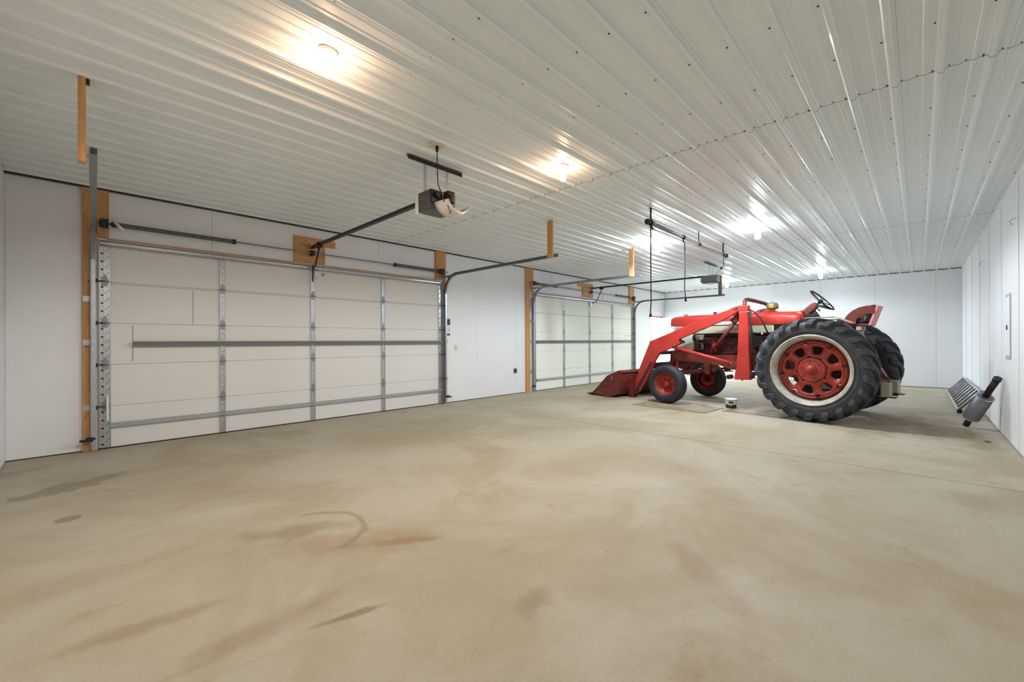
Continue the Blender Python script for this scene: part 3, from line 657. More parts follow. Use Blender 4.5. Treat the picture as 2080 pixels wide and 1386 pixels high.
# ------------------------------------------------------------------ muffler
pb = Vector((8.74, -.48, .035)); pt = Vector((8.25, -.735, .74))
mu = thing('exhaust_muffler', 'grey exhaust muffler with rusty pipe ends leaning on the right wall', 'muffler', tuple(pb))
dd = pt-pb; pa = lambda t: dd*t
MB().cyl(pa(0), pa(.2), .036, n=14).build('inlet_pipe', 'rust', mu)
MB().cyl(pa(.62), pa(1), .036, n=14).build('outlet_pipe', 'rust', mu)
m = MB(); m.cyl(pa(.17), pa(.19), .072, .09, n=28); m.cyl(pa(.19), pa(.62), .09, n=28); m.cyl(pa(.62), pa(.64), .09, .072, n=28); m.build('body', 'mufgrey', mu)
for t in (.185, .625): MB().cyl(pa(t-.006), pa(t+.006), .094, n=28).build('seam_ring', 'alu', mu)
MB().cyl(pa(.96), pa(1.01), .042, n=14).build('clamp', 'black', mu)
tag(MB().cyl((7.67, -.6, 0), (7.67, -.6, .015), .03, .026, n=12).build('bottle_cap', 'green'), 'small green plastic cap on the floor near the right wall', 'cap')

# ------------------------------------------------------------------ pail
pl = thing('plastic_pail', 'small pail with a white lid, navy label and dark oil beside the front wheel', 'pail', (8.36, 2.48, .006))
MB().lathe([(.001, .002), (.088, .002), (.098, .165), (.096, .165), (.086, .006), (.001, .006)], ax='z', n=28).build('body', 'pail', pl)
MB().lathe([(.001, .003), (.0885, .003), (.0925, .065), (.001, .065)], ax='z', n=28).build('oil', 'oil', pl)
MB().lathe([(.001, .17), (.10, .17), (.106, .166), (.106, .152), (.1, .15)], ax='z', n=28).build('lid', 'white', pl)
m = MB(); v = []
for i in range(9):
    a = PI+.28 + (i-4)*.11
    for z, rr2 in ((.09, .0955), (.125, .0975)): v.append((rr2*math.cos(a), rr2*math.sin(a), z))
m.add(v, [(2*i, 2*i+1, 2*i+3, 2*i+2) for i in range(8)], True); m.build('label', 'navy', pl)
# ------------------------------------------------------------------ boards under the tractor
def sheet(name, pts, label, z=.006):
    o = MB().prism(pts, 'z', 0.0005, z).build(name, 'board'); tag(o, label, 'board')
    cx = sum(p[0] for p in pts)/len(pts); cy = sum(p[1] for p in pts)/len(pts)
    MB().prism([(cx+(px-cx)*1.018, cy+(py-cy)*1.018) for px, py in pts], 'z', .0004, .0022).build('dark_edge', 'board_d', o)
    return o
sheet('floor_board', [(7.53, 4.03), (7.44, 2.64), (8.25, 2.57), (8.75, 3.95)], 'oil-stained thin board under the near front wheel')
sheet('floor_board', [(7.91, 2.48), (7.84, 1.55), (9.0, 1.3), (9.45, 2.14), (8.38, 2.43)], 'oil-stained thin board between the pail and the near rear wheel', .005)
# ================================================================== tractor
TR = thing('tractor', 'old red and cream farm tractor with front loader and large black tyres', 'tractor', (8.684, 1.06, 0), -math.radians(7))
def P(mb, name, m, parent=TR, bevel=0, label=None): return mb.build(name, m, parent, bevel, None, label)

def rear_wheel(lx, side):
    """side -1: outer face towards -x. Returns the wheel disc; tyre, rim, hub and bolts hang on it."""
    w = -side
    R, hw = .775, .19
    # pressed disc with eight openings
    m = MB(); NS = 8; ri, ro = .19, .405; q = 7
    def X(r):   # dish, + towards the outside
        t = (r-ri)/(ro-ri); return side*(-.02 - .035*math.sin(PI*min(max(t, 0), 1)))
    for s in range(NS):
        a0 = 2*PI*(s-.5)/NS + .2; da = 2*PI/NS; n = 20
        outer, inner = [], []
        ac = a0+da/2; rc = .303
        for k in range(n):   # hole: rounded trapezoid
            t = 2*PI*k/n; ct, st = math.cos(t), math.sin(t)
            ex = 2/3.2; cu = math.copysign(abs(ct)**ex, ct); sv = math.copysign(abs(st)**ex, st)
            r = rc + .074*sv; a = ac + (.235+.03*sv)*cu
            inner.append((r, a))
            # matching point on the sector boundary
            mx = max(abs(ct), abs(st)); r2 = (ri+ro)/2 + (ro-ri)/2*st/mx; a2 = ac + da/2*ct/mx
            outer.append((r2, a2))
        v = []; 
        for (r, a) in outer: v.append((X(r), r*math.cos(a), r*math.sin(a)))
        for (r, a) in inner: v.append((X(r)+side*.006, r*math.cos(a), r*math.sin(a)))
        for (r, a) in inner: v.append((X(r)-side*.03, r*math.cos(a), r*math.sin(a)))
        m.add(v, [(i, (i+1) % n, n+(i+1) % n, n+i) for i in range(n)] + [(n+i, n+(i+1) % n, 2*n+(i+1) % n, 2*n+i) for i in range(n)], True)
    m.lathe([(.405, side*-.02), (.412, side*.004), (.425, side*.004), (.44, side*-.03), (.46, side*-.05)], n=64)
    m.lathe([(.19, side*-.02), (.18, side*.004), (.165, side*.012), (.15, side*.006), (.11, side*.012), (.085, side*.02), (.07, side*.02)], n=48)
    d = P(m, 'rear_wheel', 'wheelred'); d.location = (lx+side*.085, 0, .79)
    sd = d.modifiers.new('s', 'SOLIDIFY'); sd.thickness = .008
    hb = MB(); hb.lathe([(.19, side*-.03), (.17, side*-.08), (.12, side*-.1), (.1, side*-.2)], n=32)
    hb.lathe([(.075, side*.018), (.07, side*.05), (.045, side*.055), (.04, side*.10), (.034, side*.105), (.001, side*.105)], n=28); P(hb, 'hub', 'wheelred', d)
    for k in range(6):
        a = 2*PI*k/6+.3; r = .135
        b = MB(); b.cyl((side*.01, r*math.cos(a), r*math.sin(a)), (side*.03, r*math.cos(a), r*math.sin(a)), .012, n=6); P(b, 'hub_bolt', 'wheelred', d)
    for k in range(8):
        a = 2*PI*(k+.5)/8+.2; r = .43
        b = MB(); b.cyl((side*.0, r*math.cos(a), r*math.sin(a)), (side*.022, r*math.cos(a), r*math.sin(a)), .012, n=6); b.box((side*-.02, (r-.01)*math.cos(a)-.02, (r-.01)*math.sin(a)-.02), (side*.004, (r-.01)*math.cos(a)+.02, (r-.01)*math.sin(a)+.02))
        P(b, 'rim_bolt', 'rust', d)
    rm = MB(); rm.lathe([(.535, side*.15), (.54, side*.165), (.525, side*.17), (.512, side*.155), (.508, side*.146), (.503, side*.152), (.494, side*.12), (.475, side*.10), (.468, side*.02), (.45, side*-.01), (.45, side*-.09), (.468, side*-.12), (.5, side*-.16), (.53, side*-.2), (.54, side*-.2)], n=72)
    r_o = P(rm, 'rim', 'rim', d); r_o.location = (-side*.065, 0, 0); sd = r_o.modifiers.new('s', 'SOLIDIFY'); sd.thickness = .006
    t = MB(); c = -side*.02
    prof = [(.515, .155), (.54, .175), (.58, .188), (.63, .193), (.68, .186), (.715, .170), (.735, .145), (.745, .09), (.75, 0)]
    prof = prof + [(r, -x) for r, x in prof[-2::-1]]
    t.lathe([(r, x+c) for r, x in prof], n=96)
    t.lathe([(.588, side*(.188)+c), (.590, side*.1935+c), (.596, side*.1945+c), (.602, side*.191+c)], n=72)
    # lugs: curved bars from the centre line over the shoulder and down the sidewall
    NL = 22
    path = [(-.012, .748, 0), (.05, .747, .045), (.10, .742, .085), (.14, .733, .115), (.168, .715, .135), (.182, .69, .15), (.190, .662, .158), (.1925, .64, .162)]
    hts = [.040, .044, .047, .050, .046, .034, .019, .003]; wd = [.032, .033, .036, .042, .050, .054, .050, .036]
    for sg in (-1, 1):
        for k in range(NL):
            ph = 2*PI*(k+(0 if sg < 0 else .5))/NL
            rows = []
            for (x, r, da), h, wz in zip(path, hts, wd):
                i_ = len(rows)
                nx = 0 if i_ < 3 else (.3 if i_ == 3 else (.7 if i_ == 4 else 1)); nr = math.sqrt(1-nx*nx) if nx < 1 else .12
                a = ph - da*1.9*1.0
                row = []
                for (sd_, hh, k2) in ((-1, -.012, 1.25), (-1, h, .8), (1, h, .8), (1, -.012, 1.25)):
                    aa = a + sd_*wz*k2/r; rad = r+hh*nr; xx = sg*(x + hh*nx)+c
                    row.append((xx, rad*math.cos(aa+PI/2), rad*math.sin(aa+PI/2)))
                rows.append(row)
            v = [p for row in rows for p in row]
            f = [(4*i+j, 4*i+j+1, 4*i+j+5, 4*i+j+4) for i in range(len(rows)-1) for j in range(3)]
            f += [(0, 1, 2, 3), (4*(len(rows)-1), 4*(len(rows)-1)+3, 4*(len(rows)-1)+2, 4*(len(rows)-1)+1)]
            t.add(v, f, False)
    to_ = P(t, 'tire', 'tire', d); to_.location = (-side*.065, 0, 0)
    return d
rear_wheel(-.83, -1); rear_wheel(.83, 1)

def front_wheel(lx, side):
    d = MB(); d.lathe([(.205, side*.06), (.2, side*.05), (.19, side*.03), (.175, side*.02), (.16, side*-.02), (.14, side*-.03), (.09, side*-.03), (.075, side*-.01), (.07, side*.0), (.055, side*.02), (.05, side*.045), (.001, side*.05)], n=48)
    o = P(d, 'front_wheel', 'wheelred'); o.location = (lx, 2.45, .385)
    sd = o.modifiers.new('s', 'SOLIDIFY'); sd.thickness = .006
    r = MB(); r.lathe([(.218, side*.085), (.224, side*.092), (.215, side*.098), (.203, side*.085), (.198, side*.04), (.195, -side*.04), (.203, -side*.085), (.218, -side*.092)], n=48); q = P(r, 'rim', 'wheelred', o)
    sd = q.modifiers.new('s', 'SOLIDIFY'); sd.thickness = .004
    for k in range(6):
        a = 2*PI*k/6; b = MB(); b.cyl((side*-.03, .115*math.cos(a), .115*math.sin(a)), (side*-.012, .115*math.cos(a), .115*math.sin(a)), .011, n=6); P(b, 'wheel_bolt', 'rust', o)
    t = MB()
    pr = [(.212, .085), (.225, .1), (.255, .118), (.295, .124), (.33, .118), (.352, .1)]
    tread = [(.368, .085), (.372, .07), (.366, .064), (.366, .05), (.377, .045), (.382, .02), (.372, .016), (.372, 0)]
    prof = pr + tread; prof = prof + [(r_, -x) for r_, x in prof[-2::-1]]
    t.lathe(prof, n=64); t.lathe([(.262, side*.119), (.262, side*.1235), (.268, side*.1245), (.272, side*.121)], n=48)
    P(t, 'tire', 'tire_f', o); return o
front_wheel(-.83, -1); front_wheel(.83, 1)

# hood: lofted sheet metal with a squared nose
def hood():
    secs = [(2.735, .185, 1.575, 1.66, 1.705), (2.72, .225, 1.552, 1.69, 1.735), (2.66, .248, 1.545, 1.70, 1.752), (2.4, .254, 1.542, 1.705, 1.765), (1.9, .258, 1.538, 1.705, 1.768), (1.1, .262, 1.53, 1.70, 1.765), (.7, .262, 1.525, 1.682, 1.758), (.42, .255, 1.53, 1.655, 1.748), (.34, .24, 1.56, 1.64, 1.742)]
    m = MB(); v = []; k = 0
    for (y, w, zb, zs, zt) in secs:
        row = [(-w*.97, y, zb), (-w, y, zb+.02), (-w, y, zs-.02), (-w*.965, y, zs+.012)]
        for i in range(1, 8):
            u = -0.93+1.86*i/8; row.append((w*u, y, zs+.018+(zt-zs-.018)*(1-abs(u)**2.4)))
        row += [(w*.965, y, zs+.012), (w, y, zs-.02), (w, y, zb+.02), (w*.97, y, zb)]
        v += row; k = len(row)
    n = len(secs)
    m.add(v, [(i*k+j, i*k+j+1, (i+1)*k+j+1, (i+1)*k+j) for i in range(n-1) for j in range(k-1)], True)
    m.add(v[:k], [tuple(range(k))], False); m.add(v[-k:], [tuple(range(k))], False)
    return P(m, 'hood', 'red')
hd = hood()
def plate_side(sg):
    x = sg*.262
    m = MB(); m.box((x, 1.30, 1.548), (x+sg*.004, 2.02, 1.605)); p = P(m, 'name_plate', 'chrome' if False else 'white', hd)
    if sg < 0:
        for ch, y in zip('FARMALL', (1.93, 1.84, 1.75, 1.66, 1.57, 1.48, 1.39)):
            cu = bpy.data.curves.new('letter', 'FONT'); cu.body = ch; cu.size = .058; cu.extrude = .001; cu.align_x = 'CENTER'
            tmp = bpy.data.objects.new('letter', cu); me = bpy.data.meshes.new_from_object(tmp); bpy.data.objects.remove(tmp)
            to = bpy.data.objects.new('letter', me); me.materials.clear(); me.materials.append(M_['dkplast'])
            COL.objects.link(to); to.parent = hd; to.location = (x-.0052, y-.0, 1.556); to.rotation_euler = (PI/2, 0, -PI/2)
plate_side(-1); plate_side(1)
m = MB(); m.lathe([(.001, 1.80), (.035, 1.798), (.04, 1.785), (.04, 1.755), (.02, 1.75)], (0, 2.5, 0), 'z', 18); P(m, 'radiator_cap', 'greyplast')
m = MB(); m.cyl((0, 1.89, 1.74), (0, 1.89, 1.815), .03, n=16); P(m, 'exhaust_stub', 'black')
# cream side panels with louvre ribs and a cream radiator shroud
for sg in (-1, 1):
    x = sg*.232
    m = MB(); m.box((x-.004, .75, 1.385), (x+.004, 2.62, 1.545)); sp = P(m, 'side_panel', 'cream')
    for i in range(7):
        z = 1.402+i*.0205
        q = MB(); q.prism([(x+sg*.004, z-.007), (x+sg*.011, z-.004), (x+sg*.011, z+.003), (x+sg*.004, z+.006)], 'y', .78, 2.35); P(q, 'louvre', 'cream', sp)
m = MB(); m.prism([(2.22, 1.385), (2.22, 1.06), (2.30, 1.02), (2.62, 1.10), (2.66, 1.54), (2.25, 1.54)], 'x', -.236, .236); gr = P(m, 'radiator_shroud', 'cream', bevel=.02)
for i in range(9):
    z = 1.15+i*.043; yy = 2.625+(z-1.10)*.09
    q = MB(); q.box((-.2, yy, z), (.2, yy+.02, z+.012)); P(q, 'grille_bar', 'galv', gr)
# cowl, steering column and wheel
m = MB(); m.prism([(.44, 1.56), (.44, 1.745), (.36, 1.765), (.25, 1.865), (.19, 1.885), (.14, 1.835), (.17, 1.78), (.27, 1.68), (.34, 1.56)], 'x', -.06, .06); P(m, 'steering_housing', 'red_w', bevel=.025)
m = MB(); m.prism([(.42, 1.56), (.42, 1.735), (.33, 1.72), (.30, 1.60)], 'x', -.2, .2); P(m, 'cowl', 'red', bevel=.02)
sc_ = Vector((0, .10, 1.915)); ax = Vector((0, -.33, .30)).normalized(); e1 = Vector((1, 0, 0)); e2 = ax.cross(e1)
base_ = Vector((0, .205, 1.82))
m = MB(); m.cyl(base_, sc_-ax*.03, .018, n=12); m.cyl(sc_-ax*.06, sc_-ax*.01, .03, n=14); P(m, 'steering_shaft', 'black')
Rw = .225
m = MB(); m.tube([sc_ + e1*Rw*math.cos(t) + e2*Rw*math.sin(t) for t in [2*PI*i/40 for i in range(40)]], .0125, 8, True)
stw = P(m, 'steering_wheel', 'black')
for a in (PI/2, PI/2+2*PI/3, PI/2-2*PI/3):
    q = MB(); q.tube([sc_-ax*.03, sc_-ax*.02+(e1*math.cos(a)+e2*math.sin(a))*.1, sc_+(e1*math.cos(a)+e2*math.sin(a))*Rw], .007, 6); P(q, 'spoke', 'black', stw)
m = MB(); m.cyl(sc_-ax*.03, sc_+ax*.005, .032, .026, n=16); P(m, 'wheel_hub', 'black', stw)
m = MB(); m.prism([(.13, 1.80), (.16, 1.84), (.07, 1.83), (-.04, 1.755), (-.03, 1.745)], 'x', -.10, .10); P(m, 'instrument_panel', 'black', bevel=.01)
m = MB(); m.tube([(-.02, .17, 1.79), (-.12, .12, 1.76), (-.16, .1, 1.74)], .008, 6); m.cyl((-.16, .1, 1.74), (-.18, .09, 1.735), .014, n=8); P(m, 'throttle_lever', 'darksteel')
m = MB()
for i in range(5): m.cyl((-.05+.025*i, .30-.02*i, 1.70+.012*i), (-.05+.03*i, .22-.02*i, 1.62), .012, n=7)
P(m, 'column_linkage', 'darksteel')
# air pre-cleaner
m = MB(); m.lathe([(.04, 1.74), (.045, 1.795), (.05, 1.805), (.085, 1.812), (.094, 1.825), (.097, 1.885), (.001, 1.886)], (0, .85, 0), 'z', 28); P(m, 'air_cleaner', 'brass')
m = MB(); m.lathe([(.096, 1.884), (.097, 1.90), (.07, 1.925), (.02, 1.935), (.001, 1.936)], (0, .85, 0), 'z', 28); m.cyl((0, .85, 1.93), (0, .85, 1.955), .008, n=8); P(m, 'air_cleaner_lid', 'chrome')
m = MB(); m.box((-.05, .78, 1.755), (.05, .93, 1.775)); P(m, 'cleaner_base', 'red_w', bevel=.006)
# engine
m = MB(); m.box((-.17, 1.02, .98), (.17, 2.16, 1.30)); m.box((-.12, 1.08, 1.30), (.12, 2.08, 1.42)); m.box((-.15, 1.05, .78), (.15, 2.1, .98)); P(m, 'engine_block', 'red_d', bevel=.015)
m = MB(); m.prism([(1.1, 1.17), (1.12, 1.24), (1.95, 1.24), (1.98, 1.17)], 'x', -.215, -.17); 
for y in (1.2, 1.42, 1.64, 1.86): m.cyl((-.17, y, 1.2), (-.24, y, 1.215), .035, .03, n=12)
P(m, 'manifold', 'red_d')
for i, y in enumerate((1.18, 1.36, 1.54, 1.72, 1.9)):
    P(MB().cyl((-.17, y, 1.08), (-.185, y, 1.08), .028, n=14), 'core_plug', 'red_d')
m = MB(); m.cyl((-.24, 1.98, 1.30), (-.24, 2.16, 1.30), .062, n=20); m.cyl((-.24, 2.16, 1.30), (-.24, 2.18, 1.30), .045, n=16); P(m, 'generator', 'chrome')
m = MB(); m.cyl((-.24, 2.185, 1.30), (-.24, 2.2, 1.30), .07, n=20); m.cyl((0, 2.185, 1.12), (0, 2.2, 1.12), .1, n=24); m.tube([(-.24-.07, 2.19, 1.30), (-.1, 2.19, 1.06), (.1, 2.19, 1.1), (0, 2.19, 1.23), (-.2, 2.19, 1.365)], .008, 6, True); P(m, 'fan_belt', 'blackrub')
m = MB(); m.cyl((-.23, 1.80, 1.02), (-.23, 1.80, 1.22), .05, n=16); m.cyl((-.23, 1.80, 1.22), (-.23, 1.80, 1.25), .038, n=14); P(m, 'oil_filter', 'red')
m = MB(); m.cyl((-.24, 2.03, 1.06), (-.24, 2.03, 1.19), .03, n=12); m.cyl((-.24, 2.03, 1.19), (-.24, 2.03, 1.20), .07, n=14); m.tube([(-.24, 2.0, 1.2), (-.2, 2.05, 1.1), (-.24, 2.12, 1.04)], .008, 5); P(m, 'fuel_bowl', 'galv_d')
m = MB(); m.cyl((-.2, 2.14, 1.1), (-.26, 2.14, 1.1), .055, n=16); P(m, 'water_pump', 'red_d')
m = MB(); m.tube([(-.19, 1.12, 1.03), (-.21, 1.5, 1.07), (-.20, 1.95, 1.12)], .006, 5); m.tube([(-.19, 1.15, 1.34), (-.2, 1.6, 1.32), (-.22, 1.95, 1.36)], .006, 5); m.tube([(-.2, 2.05, 1.24), (-.26, 1.95, 1.22), (-.22, 1.9, 1.1)], .006, 5); P(m, 'fuel_line', 'blackrub')
# clutch housing, transmission, rear axle
m = MB(); m.prism([(1.05, .72), (1.05, 1.36), (.9, 1.34), (.6, 1.16), (-.15, 1.16), (-.3, 1.05), (-.34, .62), (.5, .60)], 'x', -.17, .17); P(m, 'transmission', 'red_d', bevel=.03)
m = MB(); m.cyl((-.62, 0, .79), (-.17, 0, .79), .07, .12, n=20); m.cyl((.62, 0, .79), (.17, 0, .79), .07, .12, n=20); m.cyl((-.80, 0, .79), (.80, 0, .79), .04, n=16); P(m, 'rear_axle', 'red_w')
m = MB(); m.box((-.33, .9, 1.12), (-.2, 1.12, 1.32)); m.cyl((-.26, .95, 1.18), (-.34, .95, 1.18), .05, n=14); m.cyl((-.24, .84, 1.05), (-.36, .84, 1.05), .07, n=16); m.cyl((-.3, .72, 1.2), (-.3, .72, 1.32), .04, n=12); P(m, 'hydraulic_pump', 'grease', bevel=.006)
m = MB(); m.box((-.42, -.25, 1.14), (.42, .62, 1.165)); P(m, 'platform', 'red_w')
for sg in (-1, 1):   # flat fenders
    m = MB(); pts = [(-.42, 1.50), (-.2, 1.60), (.15, 1.60), (.3, 1.5)]
    for (a, b_) in zip(pts[:-1], pts[1:]):
        m.prism([a, b_, (b_[0], b_[1]+.008), (a[0], a[1]+.008)], 'x', sg*.36, sg*.60)
    P(m, 'fender', 'cream')
# seat
m = MB(); m.box((-.15, -.55, 1.46), (.15, -.12, 1.50)); st = P(m, 'seat_pan', 'red_w', bevel=.01)
m = MB(); m.box((-.14, -.5, 1.50), (.14, -.12, 1.585)); P(m, 'seat_cushion', 'blackrub', st, bevel=.03)
for sg in (-1, 1):
    ou = [(-.27, 1.49), (-.25, 1.55), (-.30, 1.64), (-.37, 1.71), (-.45, 1.755), (-.55, 1.775), (-.64, 1.77)]
    inn = [(-.615, 1.645), (-.52, 1.645), (-.45, 1.625), (-.40, 1.58), (-.385, 1.53), (-.39, 1.49)]
    ou = [(a+.03, b_) for a, b_ in ou]
    P(MB().prism(ou+inn, 'x', sg*.155, sg*.17), 'arm_panel', 'red_w', st, bevel=.004)
m = MB(); m.prism([(-.63, 1.775), (-.655, 1.765), (-.56, 1.47), (-.53, 1.47)], 'x', -.165, .165); P(m, 'seat_back', 'pink', st, bevel=.004)
m = MB(); m.prism([(-.50, 1.52), (-.46, 1.53), (-.53, 1.765), (-.58, 1.79), (-.62, 1.775)], 'x', -.15, .15); P(m, 'back_cushion', 'black', st, bevel=.02)
m = MB(); m.cyl((0, -.4, 1.16), (0, -.4, 1.46), .05, n=14); m.box((-.14, -.44, 1.40), (-.09, -.38, 1.47)); m.box((.09, -.44, 1.40), (.14, -.38, 1.47)); P(m, 'seat_support', 'rim', st)
# rear hitch with pale blocks
m = MB(); m.box((-.36, -.70, .54), (.36, -.62, .62)); m.prism([(-.62, .64), (-.3, .9), (-.3, .98), (-.72, .62)], 'x', -.3, -.26); m.prism([(-.62, .64), (-.3, .9), (-.3, .98), (-.72, .62)], 'x', .26, .3); P(m, 'hitch_frame', 'red_w')
for x in (-.30, .30):
    m = MB(); m.box((x-.09, -.81, .405), (x+.13, -.71, .61)); P(m, 'hitch_block', 'pale', bevel=.008, label='pale block on the rear hitch')
    m = MB(); m.box((x-.02, -.87, .39), (x+.10, -.66, .402)); P(m, 'hitch_strap', 'rust')
m = MB(); m.box((-.05, -.85, .40), (.05, .1, .44)); P(m, 'drawbar', 'rust')
for sg in (-1, 1):
    m = MB(); m.tube([(sg*.42, -.1, 1.1), (sg*.44, -.5, .95), (sg*.42, -.66, .62)], .018, 6); P(m, 'lift_link', 'pink')
# front end
m = MB(); m.prism([(2.2, 1.02), (2.2, .80), (2.32, .64), (2.58, .64), (2.62, .80), (2.60, 1.05)], 'x', -.14, .14); P(m, 'front_bolster', 'red_d', bevel=.015)
m = MB(); m.box((-.50, 2.39, .54), (.50, 2.51, .64)); m.box((-.66, 2.41, .555), (.66, 2.49, .625)); P(m, 'front_axle', 'red_w', bevel=.006)
for sg in (-1, 1):
    m = MB(); m.cyl((sg*.655, 2.45, .40), (sg*.655, 2.45, .68), .034, n=14); m.cyl((sg*.65, 2.45, .385), (sg*.80, 2.45, .385), .03, n=12); m.cyl((sg*.655, 2.45, .68), (sg*.655, 2.45, .71), .022, n=10); P(m, 'spindle', 'red_w')
    m = MB(); m.cyl((sg*.6, 2.30, .64), (sg*.05, 2.36, .72), .012, n=8); P(m, 'tie_rod', 'grease')
    m = MB(); m.cyl((sg*.12, 1.35, .74), (sg*.46, 2.38, .60), .022, n=8); P(m, 'radius_rod', 'red_w')
# ------------------------------------------------------------------ loader
def loader_side(s):
    def xx(a, b_): return (s*a, s*b_)
    fo, fi = .605, .49
    m = MB(); m.prism([(1.27, .54), (1.00, .545), (1.02, .99), (1.04, 1.755), (1.18, 1.755), (1.21, .99)], 'x', s*fo, s*fi); pt_ = P(m, 'loader_post', 'red', bevel=.008)
    m = MB(); m.prism([(1.035, 1.765), (1.035, 1.865), (1.19, 1.865), (1.31, 1.835), (1.20, 1.765)], 'x', s*(fo+.006), s*(fi-.006)); P(m, 'pivot_cap', 'red', pt_, bevel=.006)
    m = MB(); m.cyl((s*(fo+.012), 1.22, 1.815), (s*(fi-.012), 1.22, 1.815), .022, n=12); m.cyl((s*.55, 1.12, 1.86), (s*.55, 1.12, 1.90), .018, n=8); P(m, 'pivot_pin', 'darksteel', pt_)
    m = MB(); m.cyl((s*.62, 1.36, .58), (s*.5, 1.36, .58), .042, n=16); P(m, 'cable_pulley', 'black', pt_)
    m = MB(); m.cyl((s*.61, .985, .6), (s*.5, .985, .6), .03, n=12); m.cyl((s*.55, 1.15, .54), (s*.55, 1.15, .52), .015, n=8); P(m, 'mount_bolt', 'grease', pt_)
    arm = [(1.19, 1.86), (1.26, 1.845), (1.38, 1.80), (2.01, 1.61), (2.40, 1.45), (2.98, 1.24), (3.26, .62), (3.33, .43), (3.44, .16), (3.36, .09), (3.30, .12), (3.11, .40), (2.88, .82), (2.77, .99), (2.44, 1.12), (2.29, 1.19), (2.33, 1.275), (1.53, 1.59), (1.21, 1.755)]
    m = MB(); m.prism(arm, 'x', s*.60, s*.515); a = P(m, 'loader_arm', 'red', bevel=.005)
    m = MB(); m.prism([(2.29, 1.19), (2.33, 1.275), (2.27, 1.25), (2.24, 1.19)], 'x', s*.607, s*.508); P(m, 'arm_bracket', 'black', a)
    m = MB(); m.prism([(2.92, .80), (2.96, .80), (3.40, .06), (3.34, .06)], 'x', s*.63, s*.615); P(m, 'latch_rod', 'darksteel', a)
    m = MB(); m.cyl((s*.61, 2.45, 1.11), (s*.5, 2.45, 1.11), .03, n=12); m.cyl((s*.61, 3.30, .16), (s*.5, 3.30, .16), .03, n=12); P(m, 'arm_pin', 'darksteel', a)
    c = MB(); A, B_ = Vector((s*.56, 2.45, 1.105)), Vector((s*.56, 1.28, .815)); q = A.lerp(B_, .93)
    c.cyl(A, q, .036, n=16); cy = P(c, 'lift_cylinder', 'red')
    c = MB(); c.cyl(q, A.lerp(B_, .985), .026, n=14); P(c, 'cylinder_rod', 'chrome', cy)
    c = MB(); c.box((s*.61, 1.22, .77), (s*.5, 1.32, .86)); P(c, 'cylinder_bracket', 'red_w', cy, bevel=.004)
    m = MB(); m.cyl((s*.47, 1.19, 1.72), (s*.44, 1.78, 1.0), .032, n=14); P(m, 'brace_tube', 'red_w')
    m = MB(); m.prism([(1.24, 1.60), (1.24, 1.75), (1.38, 1.62), (1.33, 1.55)], 'x', s*.51, s*.44); P(m, 'brace_gusset', 'red_d')
    m = MB(); m.prism([(1.0, .97), (.95, .70), (1.40, .70), (1.62, .77), (2.45, .83), (2.62, .92), (2.60, 1.03), (2.2, .985), (1.75, .965)], 'x', s*.40, s*.33); fr_ = P(m, 'side_frame', 'red_w', bevel=.005)
    for y in (1.55, 1.60, 1.65): P(MB().cyl((s*.405, y, .925), (s*.39, y, .925), .011, n=8), 'frame_hole', 'black', fr_)
    m = MB(); m.prism([(1.93, .88), (1.80, .86), (1.80, .60), (1.90, .60)], 'x', s*.42, s*.40); m.prism([(1.72, .80), (1.83, .80), (1.76, .62), (1.68, .70)], 'x', s*.36, s*.345); P(m, 'hanger_plate', 'red_w')
    m = MB(); m.cyl((s*.12, 1.1, .86), (s*.5, 1.1, .86), .05, n=14); m.box((s*.33, .98, .72), (s*.5, 1.12, .96)); P(m, 'mount_tube', 'red_w')
loader_side(-1); loader_side(1)
m = MB(); arch = [(-.56, 1.10, 1.80), (-.555, 1.105, 1.88), (-.53, 1.11, 1.945), (-.47, 1.115, 1.98), (-.38, 1.115, 1.985), (-.1, 1.11, 1.975), (.25, 1.10, 1.955), (.40, 1.095, 1.94), (.48, 1.09, 1.905), (.53, 1.08, 1.85), (.56, 1.07, 1.78)]
m.tube(arch, .033, 12); P(m, 'arch_tube', 'red_w', label='bent tube arching over the hood')
m = MB(); m.cyl((-.52, 3.02, .98), (.52, 3.02, .98), .045, n=14); P(m, 'cross_tube', 'red_d')
m = MB(); m.box((-.52, 3.04, .64), (.52, 3.11, .77)); P(m, 'cross_beam', 'red_d', bevel=.008)
m = MB(); m.prism([(2.95, 1.0), (3.1, 1.0), (3.12, .66), (3.04, .64)], 'x', .40, .46); P(m, 'cross_plate', 'red_d')
m = MB(); m.tube([(-.56, 1.05, 1.80), (-.56, .95, 1.75), (-.55, .84, 1.62), (-.52, .78, 1.46), (-.45, .74, 1.3)], .013, 8); P(m, 'hydraulic_hose', 'blackrub')
m = MB(); m.tube([(-.58, 1.0, 1.76), (-.585, .985, 1.5), (-.57, .97, 1.35), (-.5, .85, 1.18), (-.36, .78, 1.15)], .014, 8); P(m, 'hydraulic_hose', 'blackrub')
m = MB(); m.tube([(-.58, .99, 1.74), (-.59, .985, 1.3), (-.57, .98, 1.0), (-.5, 1.0, .7)], .012, 8); P(m, 'hydraulic_hose', 'blackrub')
m = MB(); m.tube([(-.4, 1.75, .72), (-.42, 1.55, .66), (-.45, 1.35, .68)], .010, 6); P(m, 'hydraulic_hose', 'blackrub')
m = MB()
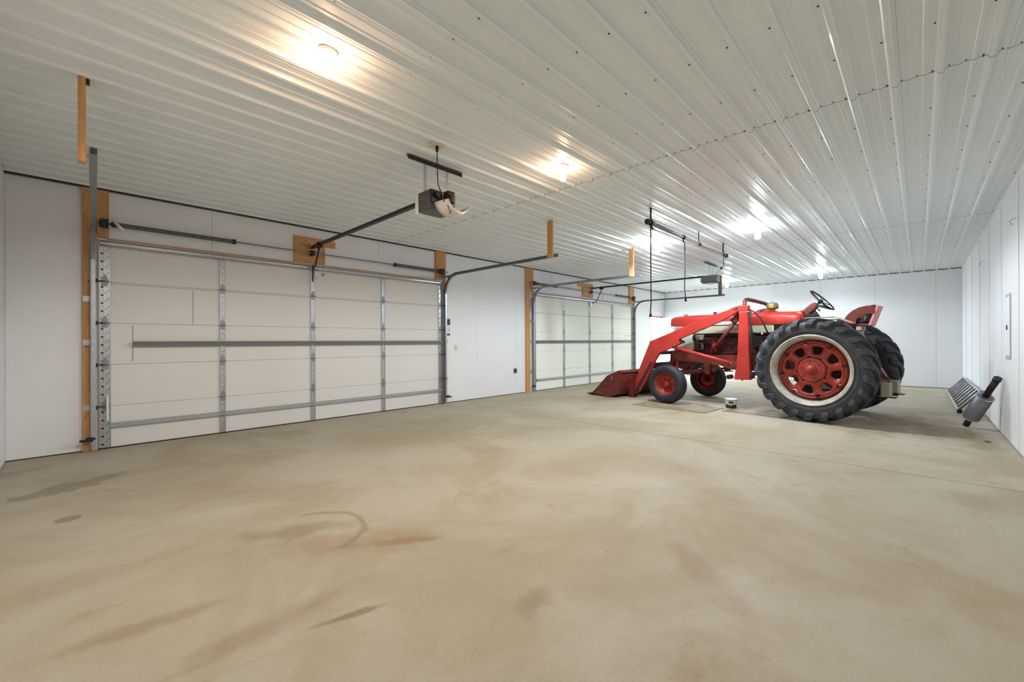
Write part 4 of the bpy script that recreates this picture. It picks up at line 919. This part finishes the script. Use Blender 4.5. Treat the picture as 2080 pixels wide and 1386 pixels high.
for k, (cx, cz, r) in enumerate(((3.0, .93, .05), (2.93, .98, .04), (3.08, .88, .045))):
    m.tube([(-.47+.02*k, cx+r*math.cos(2*PI*i/14), cz+r*math.sin(2*PI*i/14)) for i in range(14)], .006, 5, True)
P(m, 'coiled_wire', 'blackrub')
# bucket
side = [(4.30, .04), (4.22, .09), (4.02, .28), (3.83, .47), (3.50, .605), (3.455, .5), (3.45, .36), (3.49, .20), (3.58, .08), (3.74, .008), (3.84, .008)]
shell = [(3.50, .605), (3.455, .5), (3.45, .36), (3.49, .20), (3.58, .08), (3.74, .008), (4.26, .03)]
def off(pl_, d):
    out = []
    for i, p in enumerate(pl_):
        a = pl_[max(i-1, 0)]; b_ = pl_[min(i+1, len(pl_)-1)]; t = Vector((b_[0]-a[0], b_[1]-a[1])).normalized(); out.append((p[0]-t.y*d, p[1]+t.x*d))
    return out
BW = .97
m = MB(); o_ = off(shell, .012); m.prism(shell+o_[::-1], 'x', -BW+.008, BW-.008); bk = P(m, 'bucket', 'red_w')
for s in (-1, 1):
    m = MB(); m.prism(side, 'x', s*BW, s*(BW-.010)); sp = P(m, 'side_plate', 'red_w', bk)
    m = MB()
    for (yy, zz) in ((3.69, .44), (3.70, .40), (3.86, .29), (3.74, .15), (4.05, .09), (4.0, .065), (3.86, .035)):
        m.cyl((s*(BW-.002), yy, zz), (s*(BW+.006), yy, zz), .010, n=8)
    P(m, 'bolt', 'chrome', bk)
    m = MB(); m.prism([(3.32, .40), (3.46, .42), (3.50, .12), (3.50, .012), (3.38, .012), (3.36, .2)], 'x', s*.635, s*.62); m.prism([(3.32, .40), (3.46, .42), (3.50, .12), (3.50, .012), (3.38, .012), (3.36, .2)], 'x', s*.49, s*.475); P(m, 'back_bracket', 'red_w', bk)
m = MB(); m.prism([(4.20, .012), (4.20, .052), (4.38, .045), (4.40, .03)], 'x', -BW-.01, BW+.01); P(m, 'cutting_edge', 'grease', bk)
m = MB(); m.prism([(3.49, .595), (3.44, .57), (3.44, .545), (3.475, .55)], 'x', -BW, BW); P(m, 'top_lip', 'red_w', bk)
